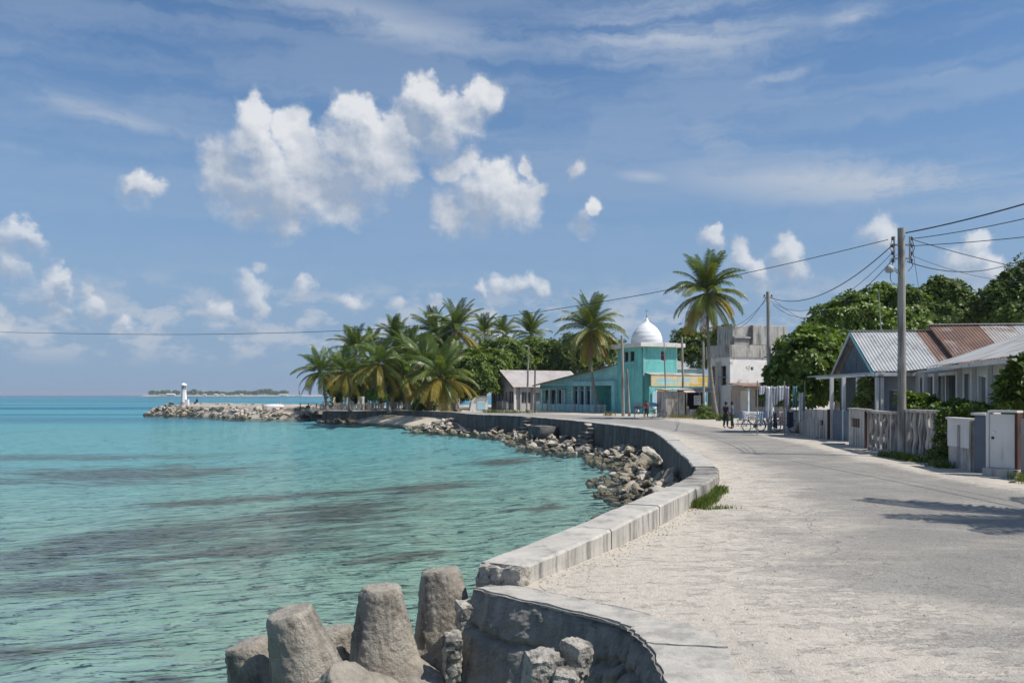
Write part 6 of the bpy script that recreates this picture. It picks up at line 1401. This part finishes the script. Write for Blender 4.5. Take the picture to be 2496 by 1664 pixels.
# ---------------------------------------------------------------- lighthouse and things on the breakwater
lh_b = Vector(W(448, 988.5, 149.5)); lh = thing('lighthouse', lh_b, 'small white lighthouse with a grey lantern at the tip of the breakwater', 'lighthouse')
k_ = 149.5 / F_PX
mat('tower_white', (.80, .79, .78), (.74, .73, .72), scale=2, bump=.1, dirt=(.50, .46, .44), dscale=1.2, dlo=.6, dhi=.75, damt=.5)
MB().lathe([(.66, -.2), (.62, .0), (.44, 2.72)], 8, lh_b).build('tower', 'tower_white', lh)
MB().lathe([(.50, 2.72), (.50, 2.80), (.38, 2.81)], 8, lh_b).build('gallery', 'tower_white', lh)
lan = MB().lathe([(.37, 2.80), (.37, 3.42)], 8, lh_b).build('lantern', 'glass_dark', lh)
for a in range(8): MB().tube([lh_b + Vector((.375 * math.cos(a * math.pi / 4), .375 * math.sin(a * math.pi / 4), 2.8)), lh_b + Vector((.375 * math.cos(a * math.pi / 4), .375 * math.sin(a * math.pi / 4), 3.42))], .04, 5).build('lantern_bar', 'tower_white', lan)
MB().lathe([(.47, 3.42), (.53, 3.50), (.50, 3.66), (.36, 3.80), (.12, 3.90), (.04, 4.0)], 16, lh_b).build('cap', 'dome_white', lh, smooth=True)
MB().tube([lh_b + Vector((-.1, 0, 3.85)), lh_b + Vector((-.1, 0, 4.4))], .025, 5).build('mast', 'metal_grey', lh)
MB().box(lh_b + Vector((.66, -.1, .55)), (.42, .7, 1.1)).build('annex', 'tower_white', lh)
for i in range(5):
    x0 = -.45 + i * .2; MB().tube([lh_b + Vector((x0 + .1 * math.sin(j * 1.9 + i), -.585, .15 + .12 * j)) for j in range(5)], .028, 4).build('graffiti_stroke', 'slate_board' if i % 2 else 'rust_paint', lh)
ub = thing('upturned_boat', W(668, 991, 131), 'white upturned rowing boat on the breakwater', 'boat')
b0 = Vector((W(668, 991, 131).x, 131, .30)); mb = MB(); rings = []
for i in range(9):
    u = i / 8 * 2 - 1; w = .55 * (1 - u * u) ** .6 + .02; rings += [b0 + Vector((u * 1.5, w * math.cos(a), .42 * (1 - .3 * u * u) * math.sin(a))) for a in np.linspace(0, math.pi, 7)]
mb.add(rings, [(i * 7 + k, i * 7 + k + 1, (i + 1) * 7 + k + 1, (i + 1) * 7 + k) for i in range(8) for k in range(6)]).build('hull', 'tower_white', ub, smooth=True)
MB().tube([b0 + Vector((-1.5, 0, .30)), b0 + Vector((0, 0, .45)), b0 + Vector((1.5, 0, .30))], .03, 5).build('keel', 'wood_brown', ub)
pole('dark wooden post standing on the breakwater beside the upturned boat', (W(682, 990, 131).x, 131.2, .2), (W(682, 980, 131).x, 131.2, 1.0), .13, .11, 'post', 'posts on the breakwater', 'mooring_post')
bn = thing('driftwood_bench', (W(732, 990, 127).x, 127, .25), 'crude driftwood bench at the landward end of the breakwater', 'bench')
bx_ = W(732, 990, 127).x
MB().bx(bx_ - .2, bx_ + 2.6, 126.7, 127.2, .78, .86).build('seat', 'wood_brown', bn)
for dx in (0, 1.2, 2.4): MB().tube([(bx_ + dx, 126.95, .2), (bx_ + dx, 126.95, .8)], .07, 6).build('leg', 'wood_brown', bn)

# ---------------------------------------------------------------- yard under the palms
fn = thing('beach_fence', gnd(960, 117), 'patchy grey board fence under the palm grove', 'fence')
for k in range(62):
    px = 782 + k * 5.6 + random.uniform(-1, 1); Y = 119 - 5 * k / 62
    if random.random() < .16: continue
    h = random.uniform(.85, 1.35); MB().box(Vector(gnd(px, Y)) + Vector((0, 0, h / 2)), (.26, .03, h), random.uniform(-.1, .1)).build('fence_board', random.choice(('plank_grey', 'plank_grey', 'lilac_grey', 'weathered_white')), fn)
MB().tube([Vector(gnd(782, 119.1)) + Vector((0, 0, .7)), Vector(gnd(1130, 114.1)) + Vector((0, 0, .7))], .03, 5).build('rail', 'plank_grey', fn)
for i, (px, py, w, h, m_, lb) in enumerate(((842, 968, 13, .9, 'cloth_tarp', 'small blue tarp'), (880, 966, 16, 1.0, 'cloth_white', 'white sheet'), (812, 967, 10, .8, 'cloth_cream', 'cream cloth'), (955, 968, 10, 1.3, 'cloth_lilac', 'lilac cloth'), (1116, 972, 8, 1.3, 'cloth_lilac', 'pale purple cloth'), (1052, 976, 7, .6, 'cloth_cream', 'yellow cloth'), (1098, 970, 9, .9, 'cloth_white', 'white towel'), (900, 967, 10, .9, 'cloth_tarp', 'blue sheet'))):
    Y = 118 - (px - 782) / 70; cloth(lb + (' hanging under the seaward palms' if px < 900 else ' hanging under the middle of the grove' if px < 1000 else ' hanging near the beach hut'), W(px - w / 2, py, Y), W(px + w / 2, py, Y), h, m_, 40 + i, 'washing under the palm grove', amp=.08)
    for sx in (-1, 1): pass

# ---------------------------------------------------------------- far island and boats
YI = 2500.
def island():
    base = [W(px, 962, YI) for px in (352, 420, 520, 620, 700, 760, 830)]
    prof = catmull([(p.x, p.y, 0) for p in base], 4); vs = []
    for i, p in enumerate(prof):
        e = math.sin(math.pi * min(1, (i + .6) / len(prof))) ** .4
        vs += [(p.x, YI - 60 * e, SEA - .3), (p.x, YI - 30 * e, .8), (p.x, YI + 40, 1.6), (p.x, YI + 160, SEA - .3)]
    MB().add(vs, [(i * 4 + k, i * 4 + k + 1, (i + 1) * 4 + k + 1, (i + 1) * 4 + k) for i in range(len(prof) - 1) for k in range(3)]).build('island', 'sand', kind='structure')
    rnd = random.Random(3); L = []
    for k in range(110):
        px = rnd.uniform(368, 705); hgt = 9 + 4 * math.sin(px * .02) + 2 * math.sin(px * .11)
        if px < 470: hgt *= .62
        if px > 660: hgt *= .6
        L.append((px, 960.5 - hgt * .45, rnd.uniform(2.5, 6), hgt * rnd.uniform(.25, .62), rnd.uniform(-10, 40)))
    o = leaf_object('treeline', leaf_cloud(lobes_px(L, YI), 3200, 5.0, 5, 5, .4), 'leaf_far'); tag(o, 'far belt of trees covering the island on the horizon', 'trees', kind='stuff')
island()
for i, (px, py, w, h, lb) in enumerate(((415, 959.5, 20, 5, 'long white warehouse on the seaward end of the far island'), (395, 960, 7, 3.5, 'small white shed beside the far warehouse'), (498, 959.5, 8, 4, 'cream-roofed hut nearest the lighthouse on the far island'), (526, 959.5, 7, 4, 'white-roofed hut left of the centre of the far island'), (541, 959.5, 9, 4, 'pale hut at the centre of the far island'), (588, 959, 6, 4.5, 'lone pale house among the thickest far trees'), (690, 960.2, 18, 3.5, 'low white building at the landward end of the far island'))):
    c = W(px, py, YI - 45); ww = w / F_PX * YI; hh = h / F_PX * YI; t = thing('island_building', (c.x, c.y, 0), lb, 'building', 'buildings on the far island')
    MB().bx(c.x - ww / 2, c.x + ww / 2, c.y, c.y + 8, 0, hh * .62).build('wall', 'white_paint', t)
    MB().prism([(c.x - ww / 2 - .6, c.y - .8, hh * .62), (c.x - ww / 2 - .6, c.y + 8.8, hh * .62), (c.x - ww / 2 - .6, c.y + 4, hh)], (ww + 1.2, 0, 0)).build('roof', 'tower_white' if i % 3 == 0 else 'cream_paint', t)
def boat(label, px, Y, L, mast):
    x = (px - CX) / F_PX * Y; t = thing('boat' if not mast else 'sailing_boat', (x, Y, SEA), label, 'boat', 'boats moored off the far island'); vs = []
    for i in range(7):
        u = i / 6 * 2 - 1; w = L * .14 * (1 - max(0, u) ** 2.5) + .02; vs += [(x + u * L / 2, Y - w, SEA + L * .13 + .4 * max(0, u)), (x + u * L / 2 * .92, Y, SEA - .2), (x + u * L / 2, Y + w, SEA + L * .13 + .4 * max(0, u))]
    fs = [(i * 3 + k, i * 3 + k + 1, (i + 1) * 3 + k + 1, (i + 1) * 3 + k) for i in range(6) for k in range(2)] + [(i * 3 + 2, i * 3, (i + 1) * 3, (i + 1) * 3 + 2) for i in range(6)] + [(0, 1, 2), (18, 19, 20)]
    MB().add(vs, fs).build('hull', 'dome_white', t)
    MB().bx(x - L * .2, x + L * .15, Y - L * .08, Y + L * .08, SEA + L * .12, SEA + L * .22).build('cabin', 'dome_white', t)
    if mast:
        MB().tube([(x, Y, SEA), (x - .2, Y, SEA + mast)], [.16, .08], 6).build('mast', 'wood_brown', t)
        MB().prism([(x + .3, Y, SEA + 3), (x + 3.6, Y, SEA + 3), (x + .2, Y, SEA + mast * .9)], (0, .1, 0)).build('furled_sail', 'slate_board', t)
boat('sailing boat with a dark furled sail off the palm point', 728, 1700, 15, 19)
boat('small white motor boat left of the sailing boat', 712, 1750, 9, 0)
boat('white motor boat farthest left of the sailing boat', 690, 1800, 10, 0)

# ---------------------------------------------------------------- loose stones on the verge
for i, (px, py, s_, lb) in enumerate(((2487, 1172, .5, 'largest grey stone at the foot of the fence by the frame edge'), (2470, 1176, .28, 'small stone beside the largest fence stone'), (1990, 1068, .35, 'stone at the foot of the white panel with the square hole'), (1940, 1062, .3, 'stone under the shade tree by the low wall'), (2322, 1140, .22, 'white scrap stone among the dark weeds'))):
    o = stone(None, G(px, py) + Vector((0, 0, s_ * .12)), s_, 'pale_stone' if i != 0 else 'coral_stone', .2); tag(o, lb, 'stone', 'loose stones along the fence')

# ---------------------------------------------------------------- sea air
def haze():
    m = bpy.data.materials.new('sea_haze'); m.use_nodes = True; t = m.node_tree; t.nodes.clear()
    v = nd(t, 'ShaderNodeVolumePrincipled', {'Color': (.80, .88, 1.0, 1), 'Density': HAZE, 'Anisotropy': .2}); nd(t, 'ShaderNodeOutputMaterial', {'Volume': v.outputs[0]}); MATS['sea_haze'] = m
    f = FAR + 500
    MB().bx(-f, f, -900, f, -6.5, 34).build('haze', 'sea_haze', label='pale sea haze thickening towards the horizon', cat='haze', kind='stuff')
HAZE = 1.3e-4
haze()
